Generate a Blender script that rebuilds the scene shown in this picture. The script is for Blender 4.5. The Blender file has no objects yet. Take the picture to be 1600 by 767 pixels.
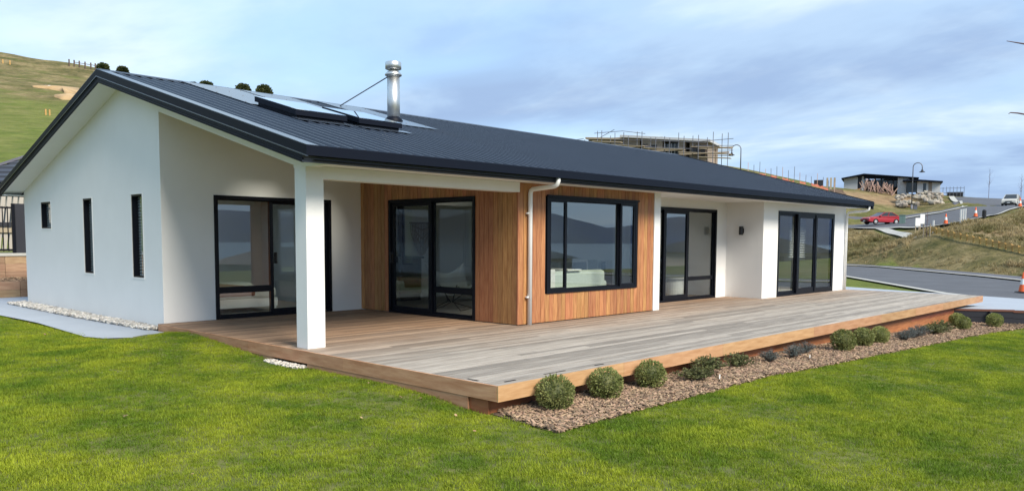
import bpy, math, random
import numpy as np
from mathutils import Vector, Matrix, noise as mnoise
random.seed(7)
rng = np.random.default_rng(7)
R = math.radians
scene = bpy.context.scene
COL = scene.collection

# ------------------------------------------------------------------ camera
CAM = np.array([-5.3282, -5.2208, 1.3943])
YAW, PITCH, ROLL, FPX, PPY = -0.8127, -0.0717, 0.0048, 1246.781, 462.236
_c, _s = math.cos(YAW), math.sin(YAW)
FW = np.array([-_s*math.cos(PITCH), _c*math.cos(PITCH), math.sin(PITCH)])
_rt = np.array([_c, _s, 0.0]); _up = np.cross(_rt, FW)
RT = _rt*math.cos(ROLL) + _up*math.sin(ROLL)
UP = -_rt*math.sin(ROLL) + _up*math.cos(ROLL)
cam = bpy.data.cameras.new('camera'); camo = bpy.data.objects.new('camera', cam); COL.objects.link(camo)
cam.sensor_fit = 'HORIZONTAL'; cam.sensor_width = 36.0; cam.lens = FPX/1600*36
cam.shift_y = (PPY - 383.5)/1600
cam.clip_start = 0.05; cam.clip_end = 30000
camo.matrix_world = Matrix(((RT[0], UP[0], -FW[0], CAM[0]), (RT[1], UP[1], -FW[1], CAM[1]),
                            (RT[2], UP[2], -FW[2], CAM[2]), (0, 0, 0, 1)))
scene.camera = camo

# ------------------------------------------------------------------ sky, sun, exposure
SUN_EL, SUN_AZ = R(42), R(-97)        # azimuth measured from +X, counter-clockwise
world = bpy.data.worlds.new('World'); scene.world = world; world.use_nodes = True
wn, wl = world.node_tree.nodes, world.node_tree.links
wn.clear()
def N(tree, typ, **kw):
    n = tree.nodes.new(typ)
    for k, v in kw.items(): setattr(n, k, v)
    return n
W = world.node_tree
out = N(W, 'ShaderNodeOutputWorld'); bg = N(W, 'ShaderNodeBackground'); bg.inputs['Strength'].default_value = 0.098
sky = N(W, 'ShaderNodeTexSky'); sky.sky_type = 'NISHITA'; sky.sun_disc = False
sky.sun_elevation = SUN_EL; sky.sun_rotation = math.pi/2 - SUN_AZ
sky.air_density = 1.0; sky.dust_density = 1.2; sky.ozone_density = 1.0
tc = N(W, 'ShaderNodeTexCoord')
sep = N(W, 'ShaderNodeSeparateXYZ'); wl.new(tc.outputs['Generated'], sep.inputs[0])
def wmath(op, a, b=None, clamp=False):
    m = N(W, 'ShaderNodeMath', operation=op); m.use_clamp = clamp
    for i, x in enumerate((a, b)):
        if x is None: continue
        if isinstance(x, (int, float)): m.inputs[i].default_value = x
        else: wl.new(x, m.inputs[i])
    return m.outputs[0]
zc = wmath('ADD', wmath('MAXIMUM', sep.outputs[2], 0.0), 0.16)
cx_, cy_ = wmath('DIVIDE', sep.outputs[0], zc), wmath('DIVIDE', sep.outputs[1], zc)
comb = N(W, 'ShaderNodeCombineXYZ'); wl.new(cx_, comb.inputs[0]); wl.new(cy_, comb.inputs[1])
SEED1, SEED2 = 9.2, 6.1
def wnoise(scale, detail, rough, off, rot, stretch):
    mp = N(W, 'ShaderNodeMapping'); mp.inputs['Location'].default_value = off
    mp.inputs['Rotation'].default_value = (0, 0, rot); mp.inputs['Scale'].default_value = stretch
    wl.new(comb.outputs[0], mp.inputs[0])
    nz = N(W, 'ShaderNodeTexNoise'); nz.inputs['Scale'].default_value = scale
    nz.inputs['Detail'].default_value = detail; nz.inputs['Roughness'].default_value = rough
    nz.inputs['Distortion'].default_value = 0.25
    wl.new(mp.outputs[0], nz.inputs['Vector']); return nz.outputs['Fac']
def wramp(fac, stops):
    r = N(W, 'ShaderNodeValToRGB'); r.color_ramp.interpolation = 'EASE'
    while len(r.color_ramp.elements) < len(stops): r.color_ramp.elements.new(0.5)
    for e, (p, c) in zip(r.color_ramp.elements, stops):
        e.position = p; e.color = (*c, 1)
    wl.new(fac, r.inputs[0]); return r.outputs[0]
def wmix(fac, a, b):
    m = N(W, 'ShaderNodeMix', data_type='RGBA')
    if isinstance(fac, float): m.inputs[0].default_value = fac
    else: wl.new(fac, m.inputs[0])
    for i, x in ((6, a), (7, b)):
        if isinstance(x, tuple): m.inputs[i].default_value = (*x, 1)
        else: wl.new(x, m.inputs[i])
    return m.outputs[2]
n_cover = wnoise(0.55, 5, 0.5, (SEED1, 1.7, 0), R(35), (1.0, 0.8, 1))
n_tone = wnoise(0.9, 6, 0.56, (SEED2, 4.2, 0), R(30), (1.0, 0.7, 1))
n_wisp = wnoise(2.2, 6, 0.58, (1.3, 7.7, 0), R(30), (1.0, 0.6, 1))
cover = wramp(n_cover, [(0.34, (0, 0, 0)), (0.59, (1, 1, 1))])
tone = wramp(n_tone, [(0.36, (1.5, 2.1, 3.15)), (0.5, (2.05, 2.8, 3.8)), (0.68, (3.5, 4.1, 4.45))])
wisp = wramp(n_wisp, [(0.5, (0, 0, 0)), (0.8, (0.3, 0.3, 0.3))])
base = wmix(0.85, sky.outputs[0], (2.1, 3.3, 4.7))
c1 = wmix(cover, base, tone)
c2 = wmix(wisp, c1, (3.4, 3.95, 4.3))
wl.new(c2, bg.inputs[0]); wl.new(bg.outputs[0], out.inputs[0])

sun = bpy.data.lights.new('sun', 'SUN'); suno = bpy.data.objects.new('sun', sun); COL.objects.link(suno)
sun.energy = 2.1; sun.angle = R(24); sun.color = (1.0, 0.92, 0.80)
sdir = Vector((math.cos(SUN_EL)*math.cos(SUN_AZ), math.cos(SUN_EL)*math.sin(SUN_AZ), math.sin(SUN_EL)))
suno.rotation_euler = sdir.to_track_quat('Z', 'Y').to_euler(); suno.location = (0, -30, 30)
vs = scene.view_settings
vs.view_transform = 'Standard'; vs.look = 'None'; vs.gamma = 1; vs.exposure = 1.42
scene.cycles.max_bounces = 8; scene.cycles.transparent_max_bounces = 24
scene.cycles.caustics_reflective = False; scene.cycles.caustics_refractive = False

# ------------------------------------------------------------------ helpers
def at(u, v, d):
    """world point seen at photo pixel (u, v), d metres ahead"""
    p = CAM + (FW + RT*(u-800)/FPX + UP*(PPY-v)/FPX)*d
    return Vector(p)
def pol(deg, rg, z):
    a = math.pi/2 + YAW - R(deg)
    return (CAM[0] + rg*math.cos(a), CAM[1] + rg*math.sin(a), z)

class MB:
    def __init__(s): s.v = []; s.f = []
    def add(s, vs, fs):
        o = len(s.v); s.v += [tuple(p) for p in vs]; s.f += [tuple(i+o for i in f) for f in fs]; return s
    def box(s, x0, x1, y0, y1, z0, z1):
        if x0 > x1: x0, x1 = x1, x0
        if y0 > y1: y0, y1 = y1, y0
        if z0 > z1: z0, z1 = z1, z0
        return s.add([(x0,y0,z0),(x1,y0,z0),(x1,y1,z0),(x0,y1,z0),(x0,y0,z1),(x1,y0,z1),(x1,y1,z1),(x0,y1,z1)],
              [(0,3,2,1),(4,5,6,7),(0,1,5,4),(1,2,6,5),(2,3,7,6),(3,0,4,7)])
    def bar(s, p, q, w, h, up=(0,0,1)):
        p, q = Vector(p), Vector(q); d = (q-p).normalized(); up = Vector(up)
        if abs(d.dot(up)) > .98: up = Vector((1,0,0))
        a = d.cross(up).normalized()*w/2; b = a.cross(d).normalized()*h/2
        vs = [p-a-b, p+a-b, p+a+b, p-a+b, q-a-b, q+a-b, q+a+b, q-a+b]
        return s.add(vs, [(0,1,2,3),(7,6,5,4),(0,4,5,1),(1,5,6,2),(2,6,7,3),(3,7,4,0)])
    def tube(s, pts, r, n=8, cap=True):
        pts = [Vector(p) for p in pts]; k = len(pts)
        rs = r if isinstance(r, (list, tuple)) else [r]*k
        vs = []; prev = None
        for i, p in enumerate(pts):
            d = (pts[min(i+1, k-1)] - pts[max(i-1, 0)]).normalized()
            if prev is None:
                a = d.cross(Vector((0,0,1)))
                if a.length < .05: a = d.cross(Vector((1,0,0)))
            else: a = prev - d*prev.dot(d)
            a.normalize(); prev = a; b = d.cross(a)
            vs += [p + (a*math.cos(t) + b*math.sin(t))*rs[i] for t in [2*math.pi*j/n for j in range(n)]]
        fs = [(i*n+j, i*n+(j+1) % n, (i+1)*n+(j+1) % n, (i+1)*n+j) for i in range(k-1) for j in range(n)]
        if cap: fs += [tuple(range(n))[::-1], tuple((k-1)*n+j for j in range(n))]
        return s.add(vs, fs)
    def lathe(s, prof, n=20, c=(0,0,0)):
        vs = []; k = len(prof)
        for r, z in prof:
            vs += [(c[0]+r*math.cos(2*math.pi*j/n), c[1]+r*math.sin(2*math.pi*j/n), c[2]+z) for j in range(n)]
        fs = [(i*n+j, i*n+(j+1) % n, (i+1)*n+(j+1) % n, (i+1)*n+j) for i in range(k-1) for j in range(n)]
        fs += [tuple(range(n))[::-1], tuple((k-1)*n+j for j in range(n))]
        return s.add(vs, fs)
    def prism(s, poly, fn, d0, d1):
        """poly: 2d outline, fn(a, b, d) -> point; solid between depths d0 and d1"""
        n = len(poly)
        vs = [fn(a, b, d0) for a, b in poly] + [fn(a, b, d1) for a, b in poly]
        fs = [tuple(range(n))[::-1], tuple(range(n, 2*n))] + [(i, (i+1) % n, n+(i+1) % n, n+i) for i in range(n)]
        return s.add(vs, fs)
    def ell(s, c, r, nu=10, nv=7, jit=0):
        vs = []
        for i in range(1, nv):
            t = math.pi*i/nv
            for j in range(nu):
                p = 2*math.pi*j/nu; k = 1 + random.uniform(-jit, jit)
                vs.append((c[0]+r[0]*k*math.sin(t)*math.cos(p), c[1]+r[1]*k*math.sin(t)*math.sin(p), c[2]+r[2]*k*math.cos(t)))
        a = len(vs); vs += [(c[0], c[1], c[2]+r[2]), (c[0], c[1], c[2]-r[2])]
        fs = [(i*nu+j, (i+1)*nu+j, (i+1)*nu+(j+1) % nu, i*nu+(j+1) % nu) for i in range(nv-2) for j in range(nu)]
        fs += [(a, j, (j+1) % nu) for j in range(nu)]
        fs += [(a+1, (nv-2)*nu+(j+1) % nu, (nv-2)*nu+j) for j in range(nu)]
        return s.add(vs, fs)
    def mesh(s, name, m=None, smooth=False):
        me = bpy.data.meshes.new(name); me.from_pydata(s.v, [], s.f)
        if m: me.materials.append(m)
        if smooth: me.polygons.foreach_set('use_smooth', [len(f) <= 4 for f in s.f])
        me.update(); return me
    def build(s, name, m, parent=None, smooth=False, loc=None, bevel=0):
        o = bpy.data.objects.new(name, s.mesh(name, m, smooth)); COL.objects.link(o)
        if parent: o.parent = parent
        if loc is not None: o.location = loc
        if bevel:
            b = o.modifiers.new('bevel', 'BEVEL'); b.width = bevel; b.segments = 2; b.limit_method = 'ANGLE'
        return o
def tag(o, label=None, cat=None, group=None, kind=None):
    if label: o['label'] = label
    if cat: o['category'] = cat
    if group: o['group'] = group
    if kind: o['kind'] = kind
    return o
def thing(name, label, cat, loc=(0,0,0), rz=0, group=None):
    o = bpy.data.objects.new(name, None); COL.objects.link(o)
    o.location = loc; o.rotation_euler = (0, 0, rz); o.empty_display_size = .2
    return tag(o, label, cat, group)
def copy_tree(o, parent=None):
    c = o.copy(); COL.objects.link(c); c.parent = parent
    for ch in o.children: copy_tree(ch, c)
    return c
_unit = {}
def piece(name, m, parent, c, s, rz=0, label=None):
    """a plank, slat or block: shared unit box (slightly bevelled) scaled to size s, centred at c"""
    if m.name not in _unit:
        b = MB().box(-.5, .5, -.5, .5, -.5, .5); _unit[m.name] = b.mesh('board', m)
    o = bpy.data.objects.new(name, _unit[m.name]); COL.objects.link(o)
    o.parent = parent; o.location = c; o.scale = s; o.rotation_euler = (0, 0, rz)
    if label: o['label'] = label
    return o

# ------------------------------------------------------------------ materials
def mat(name, col, rough=.7, metal=0, var=0, vscale=4, vstretch=(1,1,1), bump=0, bscale=30, obj_var=0, spec=.5, col2=None, coat=0):
    m = bpy.data.materials.new(name); m.use_nodes = True
    t = m.node_tree; p = t.nodes['Principled BSDF']
    p.inputs['Base Color'].default_value = (*col, 1); p.inputs['Roughness'].default_value = rough
    p.inputs['Metallic'].default_value = metal; p.inputs['Specular IOR Level'].default_value = spec
    p.inputs['Coat Weight'].default_value = coat
    L = t.links
    src = None
    if var or bump or col2:
        g = N(t, 'ShaderNodeNewGeometry'); mp = N(t, 'ShaderNodeMapping')
        mp.inputs['Scale'].default_value = vstretch; L.new(g.outputs['Position'], mp.inputs[0])
    if var or col2:
        nz = N(t, 'ShaderNodeTexNoise'); nz.inputs['Scale'].default_value = vscale; nz.inputs['Detail'].default_value = 6
        nz.inputs['Roughness'].default_value = .6
        L.new(mp.outputs[0], nz.inputs['Vector'])
        cr = N(t, 'ShaderNodeValToRGB'); e = cr.color_ramp.elements
        e[0].position = .32; e[1].position = .68
        if col2: e[0].color = (*col, 1); e[1].color = (*col2, 1)
        else:
            e[0].color = (*[c*(1-var) for c in col], 1); e[1].color = (*[min(1, c*(1+var)) for c in col], 1)
        L.new(nz.outputs['Fac'], cr.inputs[0]); src = cr.outputs[0]
    if obj_var:
        oi = N(t, 'ShaderNodeObjectInfo'); hs = N(t, 'ShaderNodeHueSaturation')
        mr = N(t, 'ShaderNodeMapRange'); mr.inputs['To Min'].default_value = 1-obj_var; mr.inputs['To Max'].default_value = 1+obj_var
        L.new(oi.outputs['Random'], mr.inputs['Value']); L.new(mr.outputs[0], hs.inputs['Value'])
        m2 = N(t, 'ShaderNodeMath', operation='MULTIPLY'); m2.inputs[1].default_value = 7.31
        fr = N(t, 'ShaderNodeMath', operation='FRACT'); L.new(oi.outputs['Random'], m2.inputs[0]); L.new(m2.outputs[0], fr.inputs[0])
        mh = N(t, 'ShaderNodeMapRange'); mh.inputs['To Min'].default_value = .5-.016*min(1, obj_var*4); mh.inputs['To Max'].default_value = .5+.012*min(1, obj_var*4)
        L.new(fr.outputs[0], mh.inputs['Value']); L.new(mh.outputs[0], hs.inputs['Hue'])
        if src: L.new(src, hs.inputs['Color'])
        else: hs.inputs['Color'].default_value = (*col, 1)
        src = hs.outputs[0]
    if src: L.new(src, p.inputs['Base Color'])
    if bump:
        nb = N(t, 'ShaderNodeTexNoise'); nb.inputs['Scale'].default_value = bscale; nb.inputs['Detail'].default_value = 5
        L.new(mp.outputs[0], nb.inputs['Vector'])
        bp = N(t, 'ShaderNodeBump'); bp.inputs['Strength'].default_value = bump; bp.inputs['Distance'].default_value = .01
        L.new(nb.outputs['Fac'], bp.inputs['Height']); L.new(bp.outputs[0], p.inputs['Normal'])
    return m
M = {}
M['plaster'] = mat('plaster', (.80,.79,.765), .85, var=.022, vscale=1.3, bump=.15, bscale=70)
M['plaster'].node_tree.nodes['Principled BSDF'].inputs['Roughness'].default_value = .9
M['white'] = mat('white_paint', (.82,.815,.79), .5, var=.02, vscale=3)
M['soffit'] = mat('soffit_white', (.80,.80,.78), .7, var=.02, vscale=2)
M['cedar'] = mat('cedar', (.28,.108,.038), .6, col2=(.49,.24,.094), vscale=9, vstretch=(5,5,.35), bump=.15, bscale=25, obj_var=.19)
M['deck'] = mat('deck_timber', (.2,.17,.14), .75)
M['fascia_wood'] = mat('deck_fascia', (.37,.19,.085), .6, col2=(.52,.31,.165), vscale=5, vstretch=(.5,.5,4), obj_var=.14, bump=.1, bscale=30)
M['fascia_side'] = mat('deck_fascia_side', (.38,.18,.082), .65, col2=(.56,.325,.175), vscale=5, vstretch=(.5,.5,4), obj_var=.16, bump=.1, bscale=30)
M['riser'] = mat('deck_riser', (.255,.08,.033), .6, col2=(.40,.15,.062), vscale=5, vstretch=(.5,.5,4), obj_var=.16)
M['roof'] = mat('roof_steel', (.016,.022,.037), .42, metal=0, var=.12, vscale=.9, spec=.5)
M['trim'] = mat('dark_trim', (.004,.006,.013), .5, spec=.15)
M['fascia'] = mat('fascia_steel', (.12,.118,.145), .45, spec=.4)
M['flash'] = mat('flashing', (.10,.12,.15), .22, metal=.6, var=.08, vscale=3)
M['frame'] = mat('black_aluminium', (.004,.005,.009), .42, spec=.2)
M['steel'] = mat('stainless', (.68,.68,.66), .40, metal=1, var=.05, vscale=20)
M['galv'] = mat('galvanised', (.30,.30,.31), .5, metal=.7)
M['inwall'] = mat('room_wall', (.80,.79,.76), .9)
M['infloor'] = mat('carpet', (.42,.40,.36), .95, var=.1, vscale=30)
M['black'] = mat('black_metal', (.012,.012,.013), .45)
M['linen'] = mat('white_linen', (.66,.65,.61), .9, var=.06, vscale=15)
M['rust'] = mat('rust_blanket', (.26,.10,.07), .9, var=.1, vscale=30)
M['sage'] = mat('sage_fabric', (.48,.53,.47), .9, var=.05, vscale=20)
M['grey_fab'] = mat('grey_fabric', (.22,.23,.22), .9, var=.1, vscale=25)
M['tan'] = mat('tan_leather', (.16,.11,.07), .6)
M['blind'] = mat('blind', (.55,.56,.56), .6)
M['concrete'] = mat('concrete_path', (.34,.375,.42), .8, var=.05, vscale=1.2, bump=.1, bscale=60)
M['pale_conc'] = mat('kerb_concrete', (.42,.41,.37), .85, var=.1, vscale=2)
M['asphalt'] = mat('asphalt', (.085,.088,.098), .9, var=.14, vscale=.6, bump=.1, bscale=40)
M['footpath'] = mat('asphalt_footpath', (.10,.10,.115), .9, var=.1, vscale=.6)
M['pebble'] = mat('pebble', (.47,.44,.39), .7, obj_var=.45)
M['chip'] = mat('bark_chip', (.265,.18,.112), .85, obj_var=.7)
M['soil'] = mat('mulch_soil', (.11,.075,.05), .95, var=.35, vscale=20)
M['sleeper'] = mat('timber_sleeper', (.25,.15,.085), .8, col2=(.37,.25,.15), vscale=5, vstretch=(.6,.6,4), obj_var=.18)
M['dark_wall'] = mat('charcoal_boards', (.016,.017,.024), .6)
M['rail'] = mat('capping_rail', (.16,.06,.035), .5)
M['yellow_wood'] = mat('new_pine', (.52,.32,.10), .75, obj_var=.15)
M['pink_wood'] = mat('treated_pine', (.46,.31,.24), .8, obj_var=.2)
M['orange'] = mat('cone_orange', (.80,.13,.03), .5)
M['tape'] = mat('cone_band', (.75,.75,.72), .4)
M['net'] = mat('orange_netting', (.50,.16,.10), .8, var=.25, vscale=3)
M['tyre'] = mat('tyre', (.015,.015,.016), .8)
M['red'] = mat('red_paint', (.33,.012,.024), .42, coat=.15)
M['silver'] = mat('silver_paint', (.50,.48,.42), .3, coat=.4)
M['cglass'] = mat('car_glass', (.03,.035,.04), .08)
M['chrome'] = mat('hub_cap', (.55,.55,.55), .35, metal=.6)
M['lens'] = mat('headlamp', (.6,.6,.62), .15)
M['panel'] = mat('wall_panel', (.48,.49,.50), .7, var=.04, vscale=.8)
M['brickpanel'] = mat('unfinished_block', (.31,.25,.20), .9, var=.15, vscale=1.2)
M['scaf'] = mat('scaffold_tube', (.16,.165,.19), .5, metal=.4)
M['plank'] = mat('scaffold_plank', (.38,.31,.22), .8, obj_var=.15)
M['rock'] = mat('boulder', (.30,.265,.21), .9, var=.3, vscale=1.2, obj_var=.25)
M['bark'] = mat('tree_bark', (.10,.07,.055), .9, var=.2, vscale=10)
M['twig'] = mat('twig', (.11,.065,.07), .8)
M['sign'] = mat('sign_board', (.72,.72,.70), .6)
M['green_box'] = mat('utility_green', (.13,.20,.18), .6)
M['tile'] = mat('roof_tile', (.045,.05,.065), .5, obj_var=.12)
M['hwall'] = mat('house_cladding', (.42,.38,.33), .8, var=.05, vscale=1)
M['leaf_dry'] = mat('dry_leaf', (.33,.20,.11), .8, obj_var=.4)
M['mountain'] = mat('haze_blue_range', (.014,.045,.115), .95, var=.25, vscale=.003)  # blue of distance haze put into the forest's base colour
M['sea'] = mat('harbour_water', (.03,.07,.11), .25)

def leafmat(name, c0, c1, trans=.3, scale=.9, obj=.15, rough=.6):
    m = bpy.data.materials.new(name); m.use_nodes = True; t = m.node_tree; L = t.links; t.nodes.clear()
    o = N(t, 'ShaderNodeOutputMaterial'); mix = N(t, 'ShaderNodeMixShader'); mix.inputs[0].default_value = trans
    d = N(t, 'ShaderNodeBsdfPrincipled'); d.inputs['Roughness'].default_value = rough; d.inputs['Specular IOR Level'].default_value = .25
    tr = N(t, 'ShaderNodeBsdfTranslucent')
    g = N(t, 'ShaderNodeNewGeometry')
    nz = N(t, 'ShaderNodeTexNoise'); nz.inputs['Scale'].default_value = scale; nz.inputs['Detail'].default_value = 5; nz.inputs['Roughness'].default_value = .62
    L.new(g.outputs['Position'], nz.inputs['Vector'])
    cr = N(t, 'ShaderNodeValToRGB'); e = cr.color_ramp.elements
    e[0].position = .38; e[1].position = .62; e[0].color = (*c0, 1); e[1].color = (*c1, 1)
    L.new(nz.outputs['Fac'], cr.inputs[0])
    oi = N(t, 'ShaderNodeObjectInfo'); hs = N(t, 'ShaderNodeHueSaturation')
    mr = N(t, 'ShaderNodeMapRange'); mr.inputs['To Min'].default_value = 1-obj; mr.inputs['To Max'].default_value = 1+obj
    L.new(oi.outputs['Random'], mr.inputs[0]); L.new(mr.outputs[0], hs.inputs['Value']); L.new(cr.outputs[0], hs.inputs['Color'])
    L.new(hs.outputs[0], d.inputs['Base Color']); L.new(hs.outputs[0], tr.inputs['Color'])
    L.new(d.outputs[0], mix.inputs[1]); L.new(tr.outputs[0], mix.inputs[2]); L.new(mix.outputs[0], o.inputs[0])
    return m
M['grass'] = leafmat('lawn_grass', (.125,.205,.013), (.315,.365,.024), .35, 1.35, .28)
M['drygrass'] = leafmat('dry_grass', (.17,.15,.055), (.42,.33,.18), .25, .25, .3)
M['box_leaf'] = leafmat('box_leaf', (.14,.17,.045), (.32,.335,.12), .25, 9, .2)
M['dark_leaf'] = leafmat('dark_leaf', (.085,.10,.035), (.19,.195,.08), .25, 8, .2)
M['lav_leaf'] = leafmat('lavender_leaf', (.09,.11,.10), (.18,.20,.19), .2, 8, .2)
M['bush_leaf'] = leafmat('bush_leaf', (.035,.05,.018), (.085,.095,.035), .2, .6, .2)

def glass():
    m = bpy.data.materials.new('window_glass'); m.use_nodes = True; t = m.node_tree; L = t.links; t.nodes.clear()
    o = N(t, 'ShaderNodeOutputMaterial'); mix = N(t, 'ShaderNodeMixShader')
    tr = N(t, 'ShaderNodeBsdfTransparent'); tr.inputs[0].default_value = (.96, .985, .975, 1)
    gl = N(t, 'ShaderNodeBsdfGlossy'); gl.inputs['Roughness'].default_value = .004; gl.inputs[0].default_value = (.92,.95,.98,1)
    fr = N(t, 'ShaderNodeFresnel'); fr.inputs[0].default_value = 1.5
    a = N(t, 'ShaderNodeMath', operation='MULTIPLY_ADD'); a.use_clamp = True
    a.inputs[1].default_value = 1.6; a.inputs[2].default_value = .10
    L.new(fr.outputs[0], a.inputs[0])
    ge = N(t, 'ShaderNodeNewGeometry'); iv = N(t, 'ShaderNodeMath', operation='SUBTRACT'); iv.inputs[0].default_value = 1.0; L.new(ge.outputs['Backfacing'], iv.inputs[1])
    mu = N(t, 'ShaderNodeMath', operation='MULTIPLY'); L.new(a.outputs[0], mu.inputs[0]); L.new(iv.outputs[0], mu.inputs[1]); L.new(mu.outputs[0], mix.inputs[0])
    L.new(tr.outputs[0], mix.inputs[1]); L.new(gl.outputs[0], mix.inputs[2]); L.new(mix.outputs[0], o.inputs[0])
    return m
M['glass'] = glass()

def deckmat():
    m = M['deck']; t = m.node_tree; L = t.links; p = t.nodes['Principled BSDF']
    g = N(t, 'ShaderNodeNewGeometry'); mp = N(t, 'ShaderNodeMapping'); mp.inputs['Scale'].default_value = (.7, 9, 3)
    L.new(g.outputs['Position'], mp.inputs[0])
    nz = N(t, 'ShaderNodeTexNoise'); nz.inputs['Scale'].default_value = 2.2; nz.inputs['Detail'].default_value = 7; nz.inputs['Roughness'].default_value = .65
    L.new(mp.outputs[0], nz.inputs['Vector'])
    grey = N(t, 'ShaderNodeValToRGB'); e = grey.color_ramp.elements
    e[0].position = .3; e[1].position = .7; e[0].color = (.23,.197,.163,1); e[1].color = (.45,.405,.345,1)
    brown = N(t, 'ShaderNodeValToRGB'); e = brown.color_ramp.elements
    e[0].position = .3; e[1].position = .7; e[0].color = (.20,.115,.065,1); e[1].color = (.36,.235,.145,1)
    L.new(nz.outputs['Fac'], grey.inputs[0]); L.new(nz.outputs['Fac'], brown.inputs[0])
    # boards sheltered by the roof keep their brown; exposed ones have silvered
    sp = N(t, 'ShaderNodeSeparateXYZ'); L.new(g.outputs['Position'], sp.inputs[0])
    mp2 = N(t, 'ShaderNodeMapping'); mp2.inputs['Scale'].default_value = (.5, 1.2, 1); L.new(g.outputs['Position'], mp2.inputs[0])
    n2 = N(t, 'ShaderNodeTexNoise'); n2.inputs['Scale'].default_value = 1.3; n2.inputs['Detail'].default_value = 4; L.new(mp2.outputs[0], n2.inputs['Vector'])
    ad = N(t, 'ShaderNodeMath', operation='MULTIPLY_ADD'); ad.inputs[1].default_value = 1.8; L.new(n2.outputs['Fac'], ad.inputs[0]); L.new(sp.outputs[1], ad.inputs[2])
    mr = N(t, 'ShaderNodeMapRange'); mr.inputs['From Min'].default_value = 2.7; mr.inputs['From Max'].default_value = 5.4; L.new(ad.outputs[0], mr.inputs[0])
    mix = N(t, 'ShaderNodeMix', data_type='RGBA'); L.new(mr.outputs[0], mix.inputs[0]); L.new(grey.outputs[0], mix.inputs[6]); L.new(brown.outputs[0], mix.inputs[7])
    oi = N(t, 'ShaderNodeObjectInfo'); hs = N(t, 'ShaderNodeHueSaturation')
    m3 = N(t, 'ShaderNodeMapRange'); m3.inputs['To Min'].default_value = .62; m3.inputs['To Max'].default_value = 1.22
    L.new(oi.outputs['Random'], m3.inputs[0]); L.new(m3.outputs[0], hs.inputs['Value']); L.new(mix.outputs[2], hs.inputs['Color']); L.new(hs.outputs[0], p.inputs['Base Color'])
deckmat()

# ------------------------------------------------------------------ terrain heights
CP = []
def cp(*pts):
    for p in pts: CP.append(tuple(p))
# lawn and garden round the house
cp((0,6.4,-.03),(0,5.4,-.1),(0,4.7,-.16),(0,4,-.21),(0,3,-.21),(0,2.2,-.2),(0,1.5,-.2),(0,.9,-.23),(0,.38,-.30),
   (-.05,-.75,-.31),(1.25,-.75,-.31),(4,-.76,-.31),(8,-.95,-.38),(12,-.95,-.50),(15.8,-1.1,-.60),(2,.3,-.31),(8,.3,-.38),(14,.3,-.55),
   (-1,6.9,-.12),(-1.2,9,-.12),(-1.1,12,-.12),(-1.1,16.2,-.14),(-4,12,-.1),(-5,6,-.15),(-5,0,-.26),(-5.3,-5.2,-.28),
   (0,-4,-.36),(5,-4,-.43),(10,-5,-.56),(15.5,-5,-.72),(-12,0,-.2),(-12,10,-.1),(0,-12,-.5),(14,-14,-1.),
   (4,8,-.5),(10,8,-.5),(17,8,-.5),(4,15,-.4),(17,15,-.4),(18,2,-.45),(17,-4,-.5),(24,0,-.62),(22,8,-.6),(30,14,-.6),(25,4,-.62),(19,5,-.5))
# neighbour's raised garden on the left
cp((-3,17.1,-.16),(-1,17.1,-.16),(1.5,17.1,-.16),(3,17.1,-.16),(0,16,-.16),(-1,18.2,.0),(2,18.4,.0),(-1,19.5,.72),(3,20,.72),(-6,19,.6),(-2,26,.8),(6,26,.9),(3,34,1.2),(14,30,1.2))
ROAD_N = [(22,-24),(23.2,-8),(24.2,-1),(27.6,3.5),(40,12.2),(50,20.3),(56,29),(59,44),(59,75)]
def offset_line(pts, d):
    o = []
    for i, p in enumerate(pts):
        a = Vector(pts[max(i-1,0)]); b = Vector(pts[min(i+1,len(pts)-1)]); t = (b-a).normalized()
        o.append((p[0]+t.y*d, p[1]-t.x*d))
    return o
ROAD_F = offset_line(ROAD_N, 7.6); FOOT_F = offset_line(ROAD_N, 9.4)
def dense(L_, step=5.0):
    o = []
    for a, b in zip(L_, L_[1:]):
        n = max(1, int(math.dist(a, b)/step)); o += [(a[0]+(b[0]-a[0])*k/n, a[1]+(b[1]-a[1])*k/n) for k in range(n)]
    return o + [L_[-1]]
for L_ in (ROAD_N, FOOT_F):
    for p in dense(L_): cp((*p, -.64))
# bank and upper road, right of the house: (photo column, [(distance, photo row)])
UP_N = [(1290,359,86),(1335,358.5,84),(1405,357,79),(1480,352,72),(1545,339,77),(1600,323,98),(1625,315,125)]
UP_F = [(1290,351,96),(1335,352,95),(1400,346.5,92),(1470,335,91),(1512,325,96),(1502,316,112),(1488,309,126)]
for u, v, d in UP_N + UP_F: cp(at(u, v, d))
TWALL = [(1453,357.5,63),(1490,366,60),(1530,374.5,57),(1570,383,54),(1612,392.5,51)]
for u, v, d in TWALL: cp(at(u, v+9, d-.4)); cp(at(u, v+1, d+1.2))
for u, d, v in ((1340,112,318),(1340,130,297),(1400,112,332),(1400,124,318),(1400,132,304),(1425,114,332),(1450,116,324),(1450,132,306),
                (1510,66,357),(1570,66,352),(1620,66,350),(1420,70,380),(1360,78,372),
                (1570,106,325),(1640,106,324),(1640,84,330),(1530,140,309.5),(1600,140,315),
                (1270,112,286),(1200,112,272),(1130,112,262),(1060,112,253),(1000,112,250)):
    cp(at(u, v, d))
for u, d, z in ((1200,60,1.2),(1200,85,5),(1000,60,1.5),(1000,85,5),(1300,160,11),(1400,165,11),(1500,180,10.5),(1600,180,8.5),(1100,160,14),(900,150,15),(1700,180,6),
                (1460,150,9.6),(1550,220,8),(1700,60,1.2)):
    p = at(u, 374, d); cp((p.x, p.y, z))
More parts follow.
